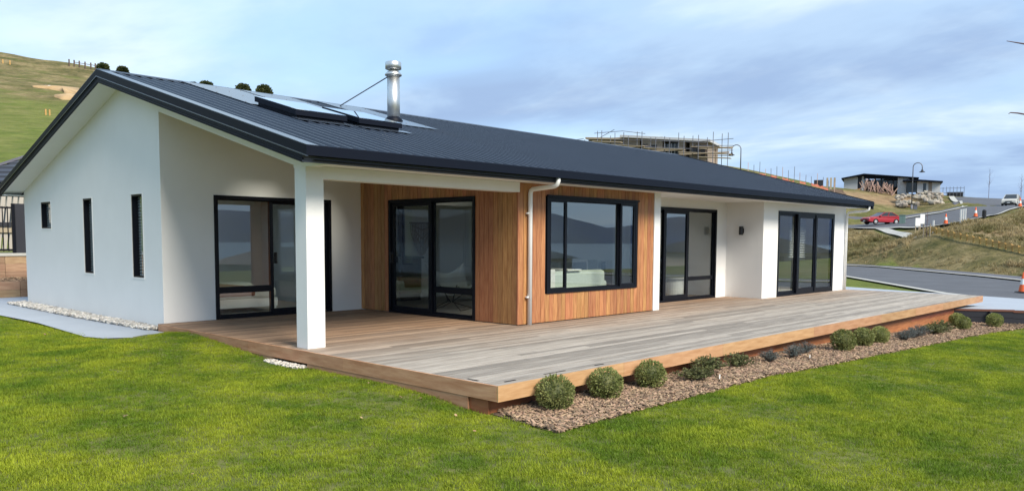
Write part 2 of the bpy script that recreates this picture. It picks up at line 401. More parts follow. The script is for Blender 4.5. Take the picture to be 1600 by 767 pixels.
# the hill on the left
for u, lst in ((-350,((60,6),(100,19),(140,33),(190,55),(240,57))), (0,((45,3),(70,8.2),(100,16),(140,28))), (150,((45,2.6),(70,7.2),(100,14.7),(140,25.8))),
               (420,((70,5),(100,12),(140,21))), (600,((70,4),(120,12),(190,24),(240,24))), (800,((70,3),(120,9),(190,17),(240,18)))):
    for d, z in lst:
        p = at(u, 370, d); cp((p.x, p.y, z))
for u, v, d in ((0,98,178),(0,78.5,192),(75,107,180),(75,91.5,191),(150,122,178),(150,106,190),(230,140,176),(230,120,190),(300,133,190),(360,143,190),(420,151,190),(420,175,165),(500,164,190)):
    p = at(u, v, d); cp(p)
    if d >= 190: q = at(u, v, d+45); cp((q.x, q.y, p.z+.3))
for a, r, z in ((-60,60,3),(-60,190,36),(-90,40,-.5),(-90,150,8),(-120,60,-3),(-150,60,-4),(180,40,-2),(150,40,-2.5),(120,60,-3),(90,70,-2.5),(60,80,-1.2),(45,60,-.6),(45,110,1),(42,180,4),
                (90,200,-14),(130,200,-18),(170,200,-18),(-140,200,-14),(-60,420,40),(-30,420,44),(0,420,24),(30,420,6),(60,420,-10),(120,420,-34),(180,420,-34),(-120,420,-12),
                (-40,1500,60),(0,1500,30),(25,1500,-5),(60,1500,-40),(120,1500,-60),(180,1500,-60),(-120,1500,-20)):
    cp(pol(a, r, z))
CPA = np.array(CP, float)
def _rbf():
    n = len(CPA); D = np.linalg.norm(CPA[:,None,:2]-CPA[None,:,:2], axis=2)
    A = np.zeros((n+3, n+3)); A[:n,:n] = -D + np.eye(n)*1e-6; A[:n,n] = 1; A[:n,n+1:] = CPA[:,:2]; A[n,:n] = 1; A[n+1:,:n] = CPA[:,:2].T
    return np.linalg.solve(A, np.concatenate([CPA[:,2], np.zeros(3)]))
_w = _rbf()
def hz_raw(xy):
    xy = np.atleast_2d(np.asarray(xy, float)); o = np.empty(len(xy)); n = len(CPA)
    for i in range(0, len(xy), 4000):
        q = xy[i:i+4000]; D = np.linalg.norm(q[:,None,:]-CPA[None,:,:2], axis=2)
        o[i:i+4000] = -D@_w[:n] + _w[n] + q@_w[n+1:]
    return o
def line_dist(pts, L_):
    d_ = np.full(len(pts), 1e9)
    for a, b in zip(L_, L_[1:]):
        a, b = np.array(a[:2], float), np.array(b[:2], float); ab = b-a; t = np.clip(((pts[:,:2]-a)@ab)/(ab@ab), 0, 1); d_ = np.minimum(d_, np.linalg.norm(pts[:,:2]-a-t[:,None]*ab, axis=1))
    return d_
ROAD_C = offset_line(ROAD_N, 4.6)
def hz(xy):
    xy = np.atleast_2d(np.asarray(xy, float)); z = hz_raw(xy); f = np.clip((line_dist(xy, ROAD_C)-5.0)/1.6, 0, 1); f = f*f*(3-2*f)
    return z*f + (-.66)*(1-f)
def h1(x, y): return float(hz([(x, y)])[0])

def inpoly(px, py, poly):
    px, py = np.asarray(px), np.asarray(py); ins = np.zeros(px.shape, bool); n = len(poly)
    for i in range(n):
        x0, y0 = poly[i][:2]; x1, y1 = poly[(i+1) % n][:2]
        if y0 == y1: continue
        c = ((y0 > py) != (y1 > py)) & (px < (x1-x0)*(py-y0)/(y1-y0)+x0); ins ^= c
    return ins
def bearing(x, y):
    d = np.stack([np.asarray(x)-CAM[0], np.asarray(y)-CAM[1]], -1)
    return np.degrees(np.arctan2(d@RT[:2], d@FW[:2])), np.linalg.norm(d, axis=-1)

# ground sheet to the horizon
rad = [0.0] + list(1.5*1.062**np.arange(0, 126)); rad = [r for r in rad if r < 3000] + [3000]
NB = 480
gv = [(CAM[0], CAM[1])]
for r in rad[1:]:
    for j in range(NB):
        a = 2*math.pi*j/NB; gv.append((CAM[0]+r*math.cos(a), CAM[1]+r*math.sin(a)))
gv = np.array(gv); gz = hz(gv)
rr = np.linalg.norm(gv-CAM[:2], axis=1)
near = np.clip((30-rr)/8, 0, 1); gz = gz - .10*near
for i in range(len(gv)):           # small lumps and hollows out on the rough ground
    if rr[i] > 75: gz[i] += .3*min(1, (rr[i]-75)/60)*mnoise.noise((gv[i,0]*.09, gv[i,1]*.09, 0))
gf = [(0, 1+j, 1+(j+1) % NB) for j in range(NB)]
for k in range(len(rad)-2):
    b = 1+k*NB
    gf += [(b+j, b+NB+j, b+NB+(j+1) % NB, b+(j+1) % NB) for j in range(NB)]
gm = bpy.data.meshes.new('ground'); gm.from_pydata([(*p, z) for p, z in zip(gv, gz)], [], gf)
gm.polygons.foreach_set('use_smooth', [True]*len(gm.polygons))
# colour zones: 0 green turf, 1 dry bank grass, 2 bare earth
brg, rng_ = bearing(gv[:,0], gv[:,1])
bank_poly = FOOT_F[2:] + [tuple(at(1290,352,96))[:2], tuple(at(1335,358,84))[:2], tuple(at(1405,357,79))[:2], tuple(at(1480,352,72))[:2], tuple(at(1560,336,78))[:2], tuple(at(1640,318,100))[:2], tuple(at(1700,330,60))[:2]]
dry = inpoly(gv[:,0], gv[:,1], bank_poly).astype(float)
dry = np.maximum(dry, ((brg > 8) & (brg < 45) & (rng_ > 95)).astype(float)*.55)
bare = np.zeros(len(gv))
def blob(u, d, ru, rd, amt=1.0):
    p = at(u, 370, d); q = gv - np.array([p.x, p.y])
    a = q@RT[:2]/ru; b = q@FW[:2]/rd; s = np.clip(1.6-1.6*np.sqrt(a*a+b*b)*.8, 0, 1)
    np.maximum(bare, s*amt, out=bare)
blob(1545,68,7,6,.75); blob(1600,62,6,7,.6); blob(1480,70,5,4,.35); blob(1380,126,11,7,.8); blob(1300,120,6,6,.5)
dryL = np.clip(((rng_-150)/40), 0, 1)*(brg < -5)
dry = np.maximum(dry, np.clip((rng_-118)/45, 0, 1)*(brg < -5)*.62)
ca = gm.color_attributes.new('zone', 'FLOAT_COLOR', 'POINT')
ca.data.foreach_set('color', np.stack([dry, bare, np.zeros(len(gv)), np.ones(len(gv))], -1).astype(np.float32).ravel())
def groundmat():
    m = bpy.data.materials.new('rough_ground'); m.use_nodes = True; t = m.node_tree; L = t.links; p = t.nodes['Principled BSDF']
    p.inputs['Roughness'].default_value = .95; p.inputs['Specular IOR Level'].default_value = .1
    at_ = N(t, 'ShaderNodeAttribute'); at_.attribute_name = 'zone'; sp = N(t, 'ShaderNodeSeparateColor'); L.new(at_.outputs['Color'], sp.inputs[0])
    g = N(t, 'ShaderNodeNewGeometry')
    def nz(sc, det=6):
        n = N(t, 'ShaderNodeTexNoise'); n.inputs['Scale'].default_value = sc; n.inputs['Detail'].default_value = det; n.inputs['Roughness'].default_value = .65
        L.new(g.outputs['Position'], n.inputs['Vector']); return n.outputs['Fac']
    def ramp(f, a, b, p0=.35, p1=.65):
        r = N(t, 'ShaderNodeValToRGB'); e = r.color_ramp.elements; e[0].position = p0; e[1].position = p1
        e[0].color = (*a, 1); e[1].color = (*b, 1); L.new(f, r.inputs[0]); return r.outputs[0]
    def mix(f, a, b):
        x = N(t, 'ShaderNodeMix', data_type='RGBA'); L.new(f, x.inputs[0]); L.new(a, x.inputs[6]); L.new(b, x.inputs[7]); return x.outputs[2]
    def edge(z, n):
        a = N(t, 'ShaderNodeMath', operation='MULTIPLY_ADD'); L.new(n, a.inputs[0]); a.inputs[1].default_value = 1.2; L.new(z, a.inputs[2])
        r = N(t, 'ShaderNodeMapRange'); r.inputs['From Min'].default_value = .85; r.inputs['From Max'].default_value = 1.25; L.new(a.outputs[0], r.inputs[0]); return r.outputs[0]
    green = mix(ramp(nz(.03), (0,)*3, (1,)*3), ramp(nz(.5), (.06,.10,.015), (.145,.185,.035)), ramp(nz(.4), (.11,.125,.03), (.22,.20,.075)))
    dryc = mix(ramp(nz(.22), (0,)*3, (1,)*3, .4, .6), ramp(nz(1.2), (.15,.12,.055), (.30,.235,.12)), ramp(nz(.9), (.055,.06,.022), (.14,.12,.045)))
    barec = ramp(nz(.6), (.20,.135,.075), (.33,.23,.13))
    c = mix(edge(sp.outputs[0], nz(.12)), green, dryc)
    c = mix(edge(sp.outputs[1], nz(.2)), c, barec)
    L.new(c, p.inputs['Base Color'])
    b = N(t, 'ShaderNodeBump'); b.inputs['Strength'].default_value = .8; b.inputs['Distance'].default_value = .35; L.new(nz(1.6), b.inputs['Height']); L.new(b.outputs[0], p.inputs['Normal'])
    return m
gm.materials.append(groundmat())
ground = bpy.data.objects.new('ground', gm); COL.objects.link(ground); tag(ground, 'rough green and dry grass hillside and ground round the house', kind='structure')
def gz_at(x, y): return h1(x, y)

def strip(name, A, B, n, w, zoff, m, zf=None, label=None, kind='structure', thick=0):
    """sheet lofted between two ground lines"""
    def resample(L_):
        L_ = [np.array(p[:2], float) for p in L_]; s = [0]
        for a, b in zip(L_, L_[1:]): s.append(s[-1]+np.linalg.norm(b-a))
        t = np.linspace(0, s[-1], n+1); return np.stack([np.interp(t, s, [p[k] for p in L_]) for k in (0,1)], -1)
    return loft(name, resample(A), resample(B), w, zoff, m, zf, label, kind)
def resamp_param(L_, n):
    L_ = np.array([p[:2] for p in L_], float); t = np.linspace(0, len(L_)-1, n+1)
    return np.stack([np.interp(t, np.arange(len(L_)), L_[:,k]) for k in (0,1)], -1)
def loft(name, a, b, w, zoff, m, zf=None, label=None, kind='structure'):
    n = len(a)-1
    pts = np.concatenate([a+(b-a)*k/w for k in range(w+1)])
    z = (hz(pts) if zf is None else np.array([zf(*p) for p in pts])) + zoff
    f = [(k*(n+1)+i, k*(n+1)+i+1, (k+1)*(n+1)+i+1, (k+1)*(n+1)+i) for k in range(w) for i in range(n)]
    mb = MB(); mb.v = [(*p, zz) for p, zz in zip(pts, z)]; mb.f = f
    o = mb.build(name, m, smooth=True); return tag(o, label, kind=kind)

# far side of the harbour, behind the camera, seen only as reflections
mv, mf = [], []
nm = 140
for i in range(nm+1):
    a = 35+i*175/nm
    hgt = 190 + 110*mnoise.noise((a*.07, 2, 0)) + 80*mnoise.noise((a*.22, 5, 0))+20*mnoise.noise((a*.5, 9, 0))
    for r, z in ((5200,-70),(6000,hgt*.55),(7000,hgt),(8200,-70)): mv.append(pol(a, r, z))
mf = [(i*4+k, (i+1)*4+k, (i+1)*4+k+1, i*4+k+1) for i in range(nm) for k in range(3)]
mb = MB(); mb.v = mv; mb.f = mf; tag(mb.build('mountain_range', M['mountain'], smooth=True), 'long forested range, coloured haze blue, across the harbour reflected in the windows', kind='structure')
mb = MB(); mb.v = [pol(32,700,-29), pol(80,700,-29), pol(120,700,-29), pol(170,700,-29), pol(215,700,-29), pol(32,6500,-29), pol(80,6500,-29), pol(120,6500,-29), pol(170,6500,-29), pol(215,6500,-29)]
mb.f = [(i, 5+i, 6+i, i+1) for i in range(4)]; tag(mb.build('harbour_water', M['sea']), 'harbour water far behind the camera', kind='structure')

# lawn sheet under the blades
LX0, LX1, LY0, LY1, LS = -18., 17.0, -18., 18., .3
xs = np.arange(LX0, LX1+.01, LS); ys = np.arange(LY0, LY1+.01, LS)
X, Y = np.meshgrid(xs, ys, indexing='ij'); pz = hz(np.stack([X.ravel(), Y.ravel()], -1))
lz = pz.copy(); lz[(X.ravel() > 15.9)] -= .25
mb = MB(); mb.v = [(x, y, z) for x, y, z in zip(X.ravel(), Y.ravel(), lz)]
ny = len(ys); nx = len(xs)
mb.f = [(i*ny+j, (i+1)*ny+j, (i+1)*ny+j+1, i*ny+j+1) for i in range(nx-1) for j in range(ny-1)]
M['turf'] = mat('turf_soil', (.07,.09,.015), .95, col2=(.14,.14,.03), vscale=3)
tag(mb.build('lawn', M['turf'], smooth=True), 'mown green lawn in front of the deck', kind='structure')

# instanced scatter (uncountable stuff)
def scatter(name, label, pts, variants, scale, tilt=.0, normal=None):
    """points object whose vertices carry rotation and scale; geometry nodes put one variant on each"""
    me = bpy.data.meshes.new(name); me.from_pydata([tuple(p) for p in pts], [], [])
    n = len(pts)
    rot = np.stack([rng.uniform(-tilt, tilt, n), rng.uniform(-tilt, tilt, n), rng.uniform(0, 2*math.pi, n)], -1)
    a = me.attributes.new('rot', 'FLOAT_VECTOR', 'POINT'); a.data.foreach_set('vector', rot.astype(np.float32).ravel())
    a = me.attributes.new('siz', 'FLOAT', 'POINT'); a.data.foreach_set('value', np.asarray(scale, np.float32))
    a = me.attributes.new('pick', 'INT', 'POINT'); a.data.foreach_set('value', rng.integers(0, len(variants), n).astype(np.int32))
    o = bpy.data.objects.new(name, me); COL.objects.link(o); tag(o, label, kind='stuff')
    cc = bpy.data.collections.new(name+'_variants')
    for i, vm in enumerate(variants):
        vo = bpy.data.objects.new(f'{name}_variant_{i}', vm); cc.objects.link(vo)
    ng = bpy.data.node_groups.new(name, 'GeometryNodeTree')
    ng.interface.new_socket('Geometry', in_out='INPUT', socket_type='NodeSocketGeometry')
    ng.interface.new_socket('Geometry', in_out='OUTPUT', socket_type='NodeSocketGeometry')
    gi = N(ng, 'NodeGroupInput'); go = N(ng, 'NodeGroupOutput'); L = ng.links
    ci = N(ng, 'GeometryNodeCollectionInfo'); ci.inputs['Collection'].default_value = cc
    ci.inputs['Separate Children'].default_value = True; ci.inputs['Reset Children'].default_value = True
    ip = N(ng, 'GeometryNodeInstanceOnPoints'); ip.inputs['Pick Instance'].default_value = True
    def attr(nm, ty):
        x = N(ng, 'GeometryNodeInputNamedAttribute', data_type=ty); x.inputs['Name'].default_value = nm; return x.outputs['Attribute']
    L.new(gi.outputs[0], ip.inputs['Points']); L.new(ci.outputs[0], ip.inputs['Instance'])
    L.new(attr('pick', 'INT'), ip.inputs['Instance Index'])
    L.new(attr('rot', 'FLOAT_VECTOR'), ip.inputs['Rotation']); L.new(attr('siz', 'FLOAT'), ip.inputs['Scale'])
    L.new(ip.outputs[0], go.inputs[0])
    md = o.modifiers.new('scatter', 'NODES'); md.node_group = ng
    return o
def tuft(name, nb, rad_, h, w, m, lean=.5):
    mb = MB()
    for k in range(nb):
        a = random.uniform(0, 6.283); r = rad_*math.sqrt(random.random()); bx, by = r*math.cos(a), r*math.sin(a)
        hh = h*random.uniform(.55, 1.15); d = random.uniform(0, 6.283); ln = hh*lean*random.uniform(.2, 1.2)
        px, py = -math.sin(d)*w/2, math.cos(d)*w/2; tx, ty = math.cos(d)*ln, math.sin(d)*ln
        mb.add([(bx-px, by-py, 0), (bx+px, by+py, 0), (bx+tx*.35-px*.8, by+ty*.35-py*.8, hh*.6), (bx+tx*.35+px*.8, by+ty*.35+py*.8, hh*.6), (bx+tx, by+ty, hh)],
               [(0,1,3,2), (2,3,4)])
    return mb.mesh(name, m)

# ------------------------------------------------------------------ paths, drive, roads
def zdrive(x, y): return -.215 - .030*max(0, x-16)
PATH_Z = -.10
def zpath(x, y): return PATH_Z
strip('garden_path', [(-.62,7.0),(-.95,7.12),(-1.1,7.6),(-.98,10.3),(-1.06,12.2),(-1.2,17.1)], [(-.03,7.30),(-.03,7.6),(-.03,8.2),(-.2,10.3),(.1,14.9),(3,17.1)], 24, 4, 0, M['concrete'], zpath, 'blue grey concrete path along the gable wall')
mb = MB()
DR_IN = [(15.72,3.6),(15.72,.16),(16.35,-.95),(17.3,-2.6),(18.6,-5.5)]
DR_OUT = [(31.5,10.1),(29.3,7.0),(27.3,4.15),(25.0,.5),(24.0,-5.5)]
loft('driveway', resamp_param([(17.62,9.5)]+DR_IN, 30), resamp_param([(33,12.2)]+DR_OUT, 30), 12, 0, M['concrete'], zdrive, 'pale blue grey concrete driveway beside the deck end')
strip('road', ROAD_N, ROAD_F, 90, 6, .03, M['asphalt'], lambda x, y: -.62, 'grey asphalt road passing behind the driveway')
strip('kerb_strip', offset_line(ROAD_N, 7.25), offset_line(ROAD_N, 7.65), 90, 1, .10, M['pale_conc'], lambda x, y: -.62, 'pale concrete kerb along the far side of the road')
strip('near_kerb', offset_line(ROAD_N, -.12), offset_line(ROAD_N, .22), 90, 1, .04, M['pale_conc'], lambda x, y: -.62, 'pale concrete kerb along the near side of the road')
strip('footpath', offset_line(ROAD_N, 7.65), FOOT_F, 90, 2, .09, M['footpath'], lambda x, y: -.62, 'asphalt footpath at the foot of the bank')
un = [at(*p) for p in UP_N]; uf = [at(*p) for p in UP_F]
loft('upper_road', resamp_param([p[:2] for p in un], 60), resamp_param([p[:2] for p in uf], 60), 14, .16, M['asphalt'], None, 'dark asphalt road climbing the hillside')
def inset(A, B, t0, t1): return [a+(b-a)*t0 for a, b in zip(A, B)], [a+(b-a)*t1 for a, b in zip(A, B)]
A = resamp_param([p[:2] for p in un], 60); B = resamp_param([p[:2] for p in uf], 60)
d = (B-A)/np.linalg.norm(B-A, axis=1)[:,None]
loft('upper_kerb', (B-d*.25)[4:], (B+d*.55)[4:], 1, .26, M['pale_conc'], None, 'pale concrete kerb curving round the upper road')
loft('upper_footpath', (B+d*.9)[4:50], (B+d*3.0)[4:50], 2, .2, M['footpath'], None, 'grey footpath beside the upper road')
loft('upper_kerb_near', A-d*.5, A+d*.15, 1, .185, M['pale_conc'], None, 'concrete kerb on the near side of the upper road')
pp = [at(1362,357.5,83), at(1390,358.5,79.5), at(1420,362,74), at(1452,367,68)]
loft('concrete_crossing', resamp_param([p[:2] for p in pp], 16), resamp_param([(p.x+.6, p.y+1.5) for p in pp], 16), 2, .14, M['pale_conc'], None, 'pale concrete strip below the red car')

# ================================================================== HOUSE
XG, XE, YF, YR, YL = .125, 17.54, 3.485, 7.69, 14.79     # gable wall, right end, front wall, porch back wall, rear wall
XR, XT, XS, YR2 = 4.0, 8.08, 12.5, 4.44                  # cedar return, end of cedar, second recess end and depth
XB, XRR = -.26, 17.72                                    # verge ends of the roof
YE, YRID, YBK = 2.80, 9.14, 15.06
ZS = 2.285
def zroof(y): return 2.47 + .2731*(y-2.94) if y <= YRID else 4.163 - .283*(y-YRID)
house = thing('house', 'white rendered single storey house with dark ribbed metal roof and cedar front', 'house')
def P_y(a, b, d): return (a, d, b)      # wall in an x-z plane, depth along y
def P_x(a, b, d): return (d, a, b)      # wall in a y-z plane, depth along x

def wall(name, axis, pos, a0, a1, z0, z1, holes, depth, m, parent=house):
    """wall face at pos with holes (a0,a1,z0,z1), solid to pos+depth"""
    fn = P_y if axis == 'y' else P_x
    A = sorted({a0, a1, *[h[0] for h in holes], *[h[1] for h in holes]}); Z = sorted({z0, z1, *[h[2] for h in holes], *[h[3] for h in holes]})
    A = [a for a in A if a0 <= a <= a1]; Z = [z for z in Z if z0 <= z <= z1]
    mb = MB()
    hole = lambda a, z: any(h[0] < a < h[1] and h[2] < z < h[3] for h in holes)
    full = lambda i, k: 0 <= i < len(A)-1 and 0 <= k < len(Z)-1 and not hole((A[i]+A[i+1])/2, (Z[k]+Z[k+1])/2)
    for i in range(len(A)-1):
        for k in range(len(Z)-1):
            if not full(i, k): continue
            p, q, r, s = A[i], A[i+1], Z[k], Z[k+1]
            for dd in (pos, pos+depth): mb.add([fn(p,r,dd), fn(q,r,dd), fn(q,s,dd), fn(p,s,dd)], [(0,1,2,3)])
            for ok, e in ((full(i-1,k), ((p,r),(p,s))), (full(i+1,k), ((q,r),(q,s))), (full(i,k-1), ((p,r),(q,r))), (full(i,k+1), ((p,s),(q,s)))):
                if not ok: mb.add([fn(*e[0],pos), fn(*e[1],pos), fn(*e[1],pos+depth), fn(*e[0],pos+depth)], [(0,1,2,3)])
    o = mb.build(name, m, parent)
    return o
WIN = [(13.033,13.652,1.558,2.105), (10.713,11.169,.708,2.105), (8.417,8.872,.708,2.105)]
zw = 2.27
# gable wall with its three slot windows, then the raking part above
wall('gable_wall', 'x', XG, YR, YL, -.16, zw, WIN, .16, M['plaster'])
mb = MB(); mb.prism([(YR, zw), (YL, zw), (YL, zroof(YL)-.13), (YRID, zroof(YRID)-.12), (YR, zroof(YR)-.12)], P_x, XG, XG+.16); mb.build('gable_top', M['plaster'], house)
# raking band over the open side of the porch
mb = MB(); mb.prism([(2.95, zroof(2.95)-.12), (YR-.002, zroof(YR)-.12), (YR-.002, zroof(YR)-.395), (3.74, zroof(3.74)-.385), (3.735, ZS-.02), (2.95, ZS-.02)], P_x, XG+.001, XG+.14); mb.build('raking_beam', M['plaster'], house)
D1 = (1.007, 3.315, 0.0, 2.10); D2 = (4.468, 6.796, 0.0, 2.10); K1 = (4.689, 7.291, .477, 2.10)
D4 = (9.50, 11.999, 0.0, 2.10); D5 = (13.28, 16.708, 0.0, 2.10)
wall('porch_wall', 'y', YR, XG+.16, XR+.1, -.02, 2.3, [D1], .14, M['plaster'])
mb = MB(); mb.box(XG+.16, XR+.1, YR, YR+.14, 2.3, 3.66); mb.build('porch_wall_top', M['plaster'], house)
wall('recess_wall', 'y', YR2, XT-.05, XS, -.02, ZS+.02, [D4], .14, M['plaster'])
wall('recess_return', 'x', XS, YF+.141, YR2+.14, -.02, ZS+.02, [], .12, M['plaster'])
wall('front_wall', 'y', YF, XS, XE, -.25, ZS+.02, [D5], .14, M['plaster'])
wall('end_wall', 'x', XE-.14, YF+.141, YL-.16, -.25, ZS+.1, [], .138, M['plaster'])
mb = MB(); mb.prism([(YF+.15, ZS+.1), (YL-.16, ZS+.1), (YL-.16, zroof(YL)-.14), (YRID, zroof(YRID)-.14), (YF+.15, zroof(YF)-.14)], P_x, XE-.14, XE-.002); mb.build('end_gable', M['plaster'], house)
wall('rear_wall', 'y', YL-.16, XG+.162, XE, -.25, ZS+.1, [], .158, M['plaster'])
# ----- cedar: backing walls with separate boards
def cedar(name, axis, pos, a0, a1, z0, z1, holes, out_, m=M['cedar'], ztop=None):
    fn = P_y if axis == 'y' else P_x
    back = wall(name, axis, pos+.018, a0, a1, z0, z1, holes, .12, M['dark_wall'])
    n = max(1, round((a1-a0)/.108)); pit = (a1-a0)/n
    for i in range(n):
        p, q = a0+i*pit, a0+(i+1)*pit; spans = [(z0, z1)]
        for h in holes:
            lo, hi = max(p, h[0]), min(q, h[1])
            if hi-lo > .02:
                if (hi-lo) > (q-p)*.6: spans = [(z0, h[2]), (h[3], z1)]; pw = (p, q)
        pp_, qq_ = p, q
        for h in holes:          # boards beside an opening are ripped to width where they cross its edge
            if len(spans) == 1:
                if p < h[0] < q: qq_ = h[0]
                if p < h[1] < q: pp_ = h[1]
        for s0, s1 in spans:
            if ztop and s1 == z1: s1 = ztop((p+q)/2)
            if s1-s0 < .03: continue
            jit = random.uniform(-.0015, .0015)
            c = fn((pp_+qq_)/2, (s0+s1)/2, pos+.009+jit)
            sz = (qq_-pp_-.006, .018, s1-s0) if axis == 'y' else (.018, qq_-pp_-.006, s1-s0)
            piece('cladding_board', m, back, c, sz)
    return back
CF = cedar('cedar_front', 'y', YF, XR+.022, 7.862, .012, ZS, [K1], -1)
CS = cedar('cedar_side', 'x', XR, YF+.022, YR-.001, .012, 2.24, [D2], -1, ztop=lambda a: zroof(a)-.365)
mb = MB(); mb.prism([(YF+.15, 2.24), (YR-.001, 2.24), (YR-.001, zroof(YR)-.365), (YF+.15, zroof(YF+.15)-.365)], P_x, XR+.018, XR+.138); mb.build('cedar_side_top', M['dark_wall'], house)
piece('corner_trim', M['cedar'], CF, (XR+.006, YF+.006, ZS/2+.006), (.03, .03, ZS-.012))
mb = MB(); mb.box(7.866, XT, YF-.012, YF+.16, .004, ZS); mb.build('white_corner_post', M['white'], house)
mb = MB(); mb.box(XT-.02, XT-.002, YF+.16, YR2+.0, .0, ZS); mb.build('recess_side', M['plaster'], house)
# ----- porch post and front beam
mb = MB(); mb.box(XG-.003, .38, 3.455, 3.71, 0, ZS-.005); mb.build('porch_post', M['plaster'], house, bevel=.004)
mb = MB(); mb.box(.381, XR+.012, 3.462, 3.66, 2.128, ZS-.004); mb.build('porch_beam', M['white'], house)
# ----- soffits
mb = MB(); mb.box(XG-.0, XRR-.03, 2.93, YF-.001, ZS, ZS+.02); mb.build('front_soffit', M['soffit'], house)
mb = MB(); mb.box(XT-.001, XS, YF, YR2+.1, ZS+.001, ZS+.02); mb.build('recess_soffit', M['soffit'], house)
mb = MB()
for y0, y1 in ((2.93, YRID), (YRID, YBK-.03)):
    mb.add([(XB+.02,y0,zroof(y0)-.2), (XG-.001,y0,zroof(y0)-.2), (XG-.001,y1,zroof(y1)-.2), (XB+.02,y1,zroof(y1)-.2)], [(0,1,2,3)])
mb.build('verge_soffit', M['soffit'], house)
mb = MB(); mb.box(XB+.02, XE, YL+.0, YBK-.03, 2.275, 2.295); mb.build('rear_soffit', M['soffit'], house)
# ----- roof: ribbed sheets
ROOF = bpy.data.objects.new('roof', None); COL.objects.link(ROOF); ROOF.parent = house
def ribbed(y0, y1, w, nr, rib=.030):
    prof = []; p = w/nr
    for i in range(nr):
        x = i*p
        prof += [(x, 0), (x+p*.62, 0), (x+p*.72, rib), (x+p*.90, rib)]
    prof += [(w, 0)]
    mb = MB(); n = len(prof)
    for y in (y0, y1): mb.v += [(x, y, zroof(y)+z-.012) for x, z in prof]
    mb.f = [(i, i+1, n+i+1, n+i) for i in range(n-1)]
    # turned-down eave edge
    o = len(mb.v); yy = y0 if y0 < YRID-1 else y1
    mb.v += [(x, yy, zroof(yy)-.04) for x, z in prof]
    k = 0 if yy == y0 else n
    mb.f += [(i+k, i+1+k, o+i+1, o+i) for i in range(n-1)]
    return mb
SKY = ((1.20,2.12,5.42,6.62), (2.33,3.20,5.40,6.44))
REAR = ((1.0,3.4,9.75,11.1), (5.0,11.6,9.75,11.2), (13.2,16.9,9.75,11.2))     # rooflights added on the unseen rear slope to bring daylight indoors
ALLH = SKY + REAR
def slope_sheet(name, m, x0, x1, y0, y1, zo, parent):
    HS = [k for k in ALLH if y0 < k[2] and k[3] < y1 and x0 < k[0] and k[1] < x1]
    X_ = sorted({x0, x1, *[v for k in HS for v in (k[0]+.05, k[1]-.05)]}); Y_ = sorted({y0, y1, *[v for k in HS for v in (k[2]+.05, k[3]-.05)]})
    mb = MB()
    for a, b in zip(X_, X_[1:]):
        for c, d_ in zip(Y_, Y_[1:]):
            if any(k[0] < (a+b)/2 < k[1] and k[2] < (c+d_)/2 < k[3] for k in HS): continue
            mb.add([(a,c,zroof(c)+zo),(b,c,zroof(c)+zo),(b,d_,zroof(d_)+zo),(a,d_,zroof(d_)+zo)], [(0,1,2,3)])
    return mb.build(name, m, parent)
SW = .76
nsheet = int((XRR-XB-.14)/SW)+1; SW = (XRR-XB-.14)/nsheet
front_sheet = ribbed(YE+.06, YRID-.02, SW, 4).mesh('roof_sheet', M['roof']); back_sheet = ribbed(YRID+.02, YBK, SW, 4).mesh('roof_sheet_rear', M['roof'])
for i in range(nsheet):
    for me in (front_sheet, back_sheet):
        xa = XB+.14+i*SW; hit = [k for k in (SKY if me is front_sheet else REAR) if xa < k[1] and xa+SW > k[0]]
        if hit:
            fr_ = me is front_sheet; ya = YE+.06 if fr_ else YRID+.02
            mb = MB(); src = ribbed(YE+.06, YRID-.02, SW, 4) if fr_ else ribbed(YRID+.02, YBK, SW, 4); nn = 17
            mb.v = list(src.v)
            for f in src.f:
                xm = sum(src.v[q][0] for q in f)/4 + xa
                kk = [k for k in hit if k[0]+.03 < xm < k[1]-.03]
                if not kk or max(f) >= 2*nn: mb.f.append(f); continue
                i0, i1 = f[0], f[1]; k = kk[0]; o_ = len(mb.v)
                for yy in (k[2]+.04, k[3]-.04):
                    for q in (i0, i1):
                        vx = src.v[q]; mb.v.append((vx[0], yy, vx[2]-zroof(ya)+zroof(yy)))
                mb.f += [(i0, i1, o_+1, o_), (o_+2, o_+3, nn+i1, nn+i0)]
            me = mb.mesh('roof_sheet_cut', M['roof'])
        o = bpy.data.objects.new('roof_sheet', me); COL.objects.link(o); o.parent = ROOF; o.location = (XB+.14+i*SW, 0, random.uniform(-.001, .001))
mb = MB(); mb.prism([(YRID-.17, zroof(YRID-.17)+.022), (YRID, 4.163+.03), (YRID+.17, zroof(YRID+.17)+.022), (YRID+.17, zroof(YRID+.17)+.014), (YRID, 4.163+.02), (YRID-.17, zroof(YRID-.17)+.014)], P_x, XB+.01, XRR)
mb.build('ridge_cap', M['roof'], ROOF)
slope_sheet('roof_underlay', M['dark_wall'], XB+.14, XRR-.06, YE+.05, YRID-.02, -.16, ROOF); slope_sheet('roof_underlay', M['dark_wall'], XB+.14, XRR-.06, YRID+.02, YBK, -.16, ROOF)
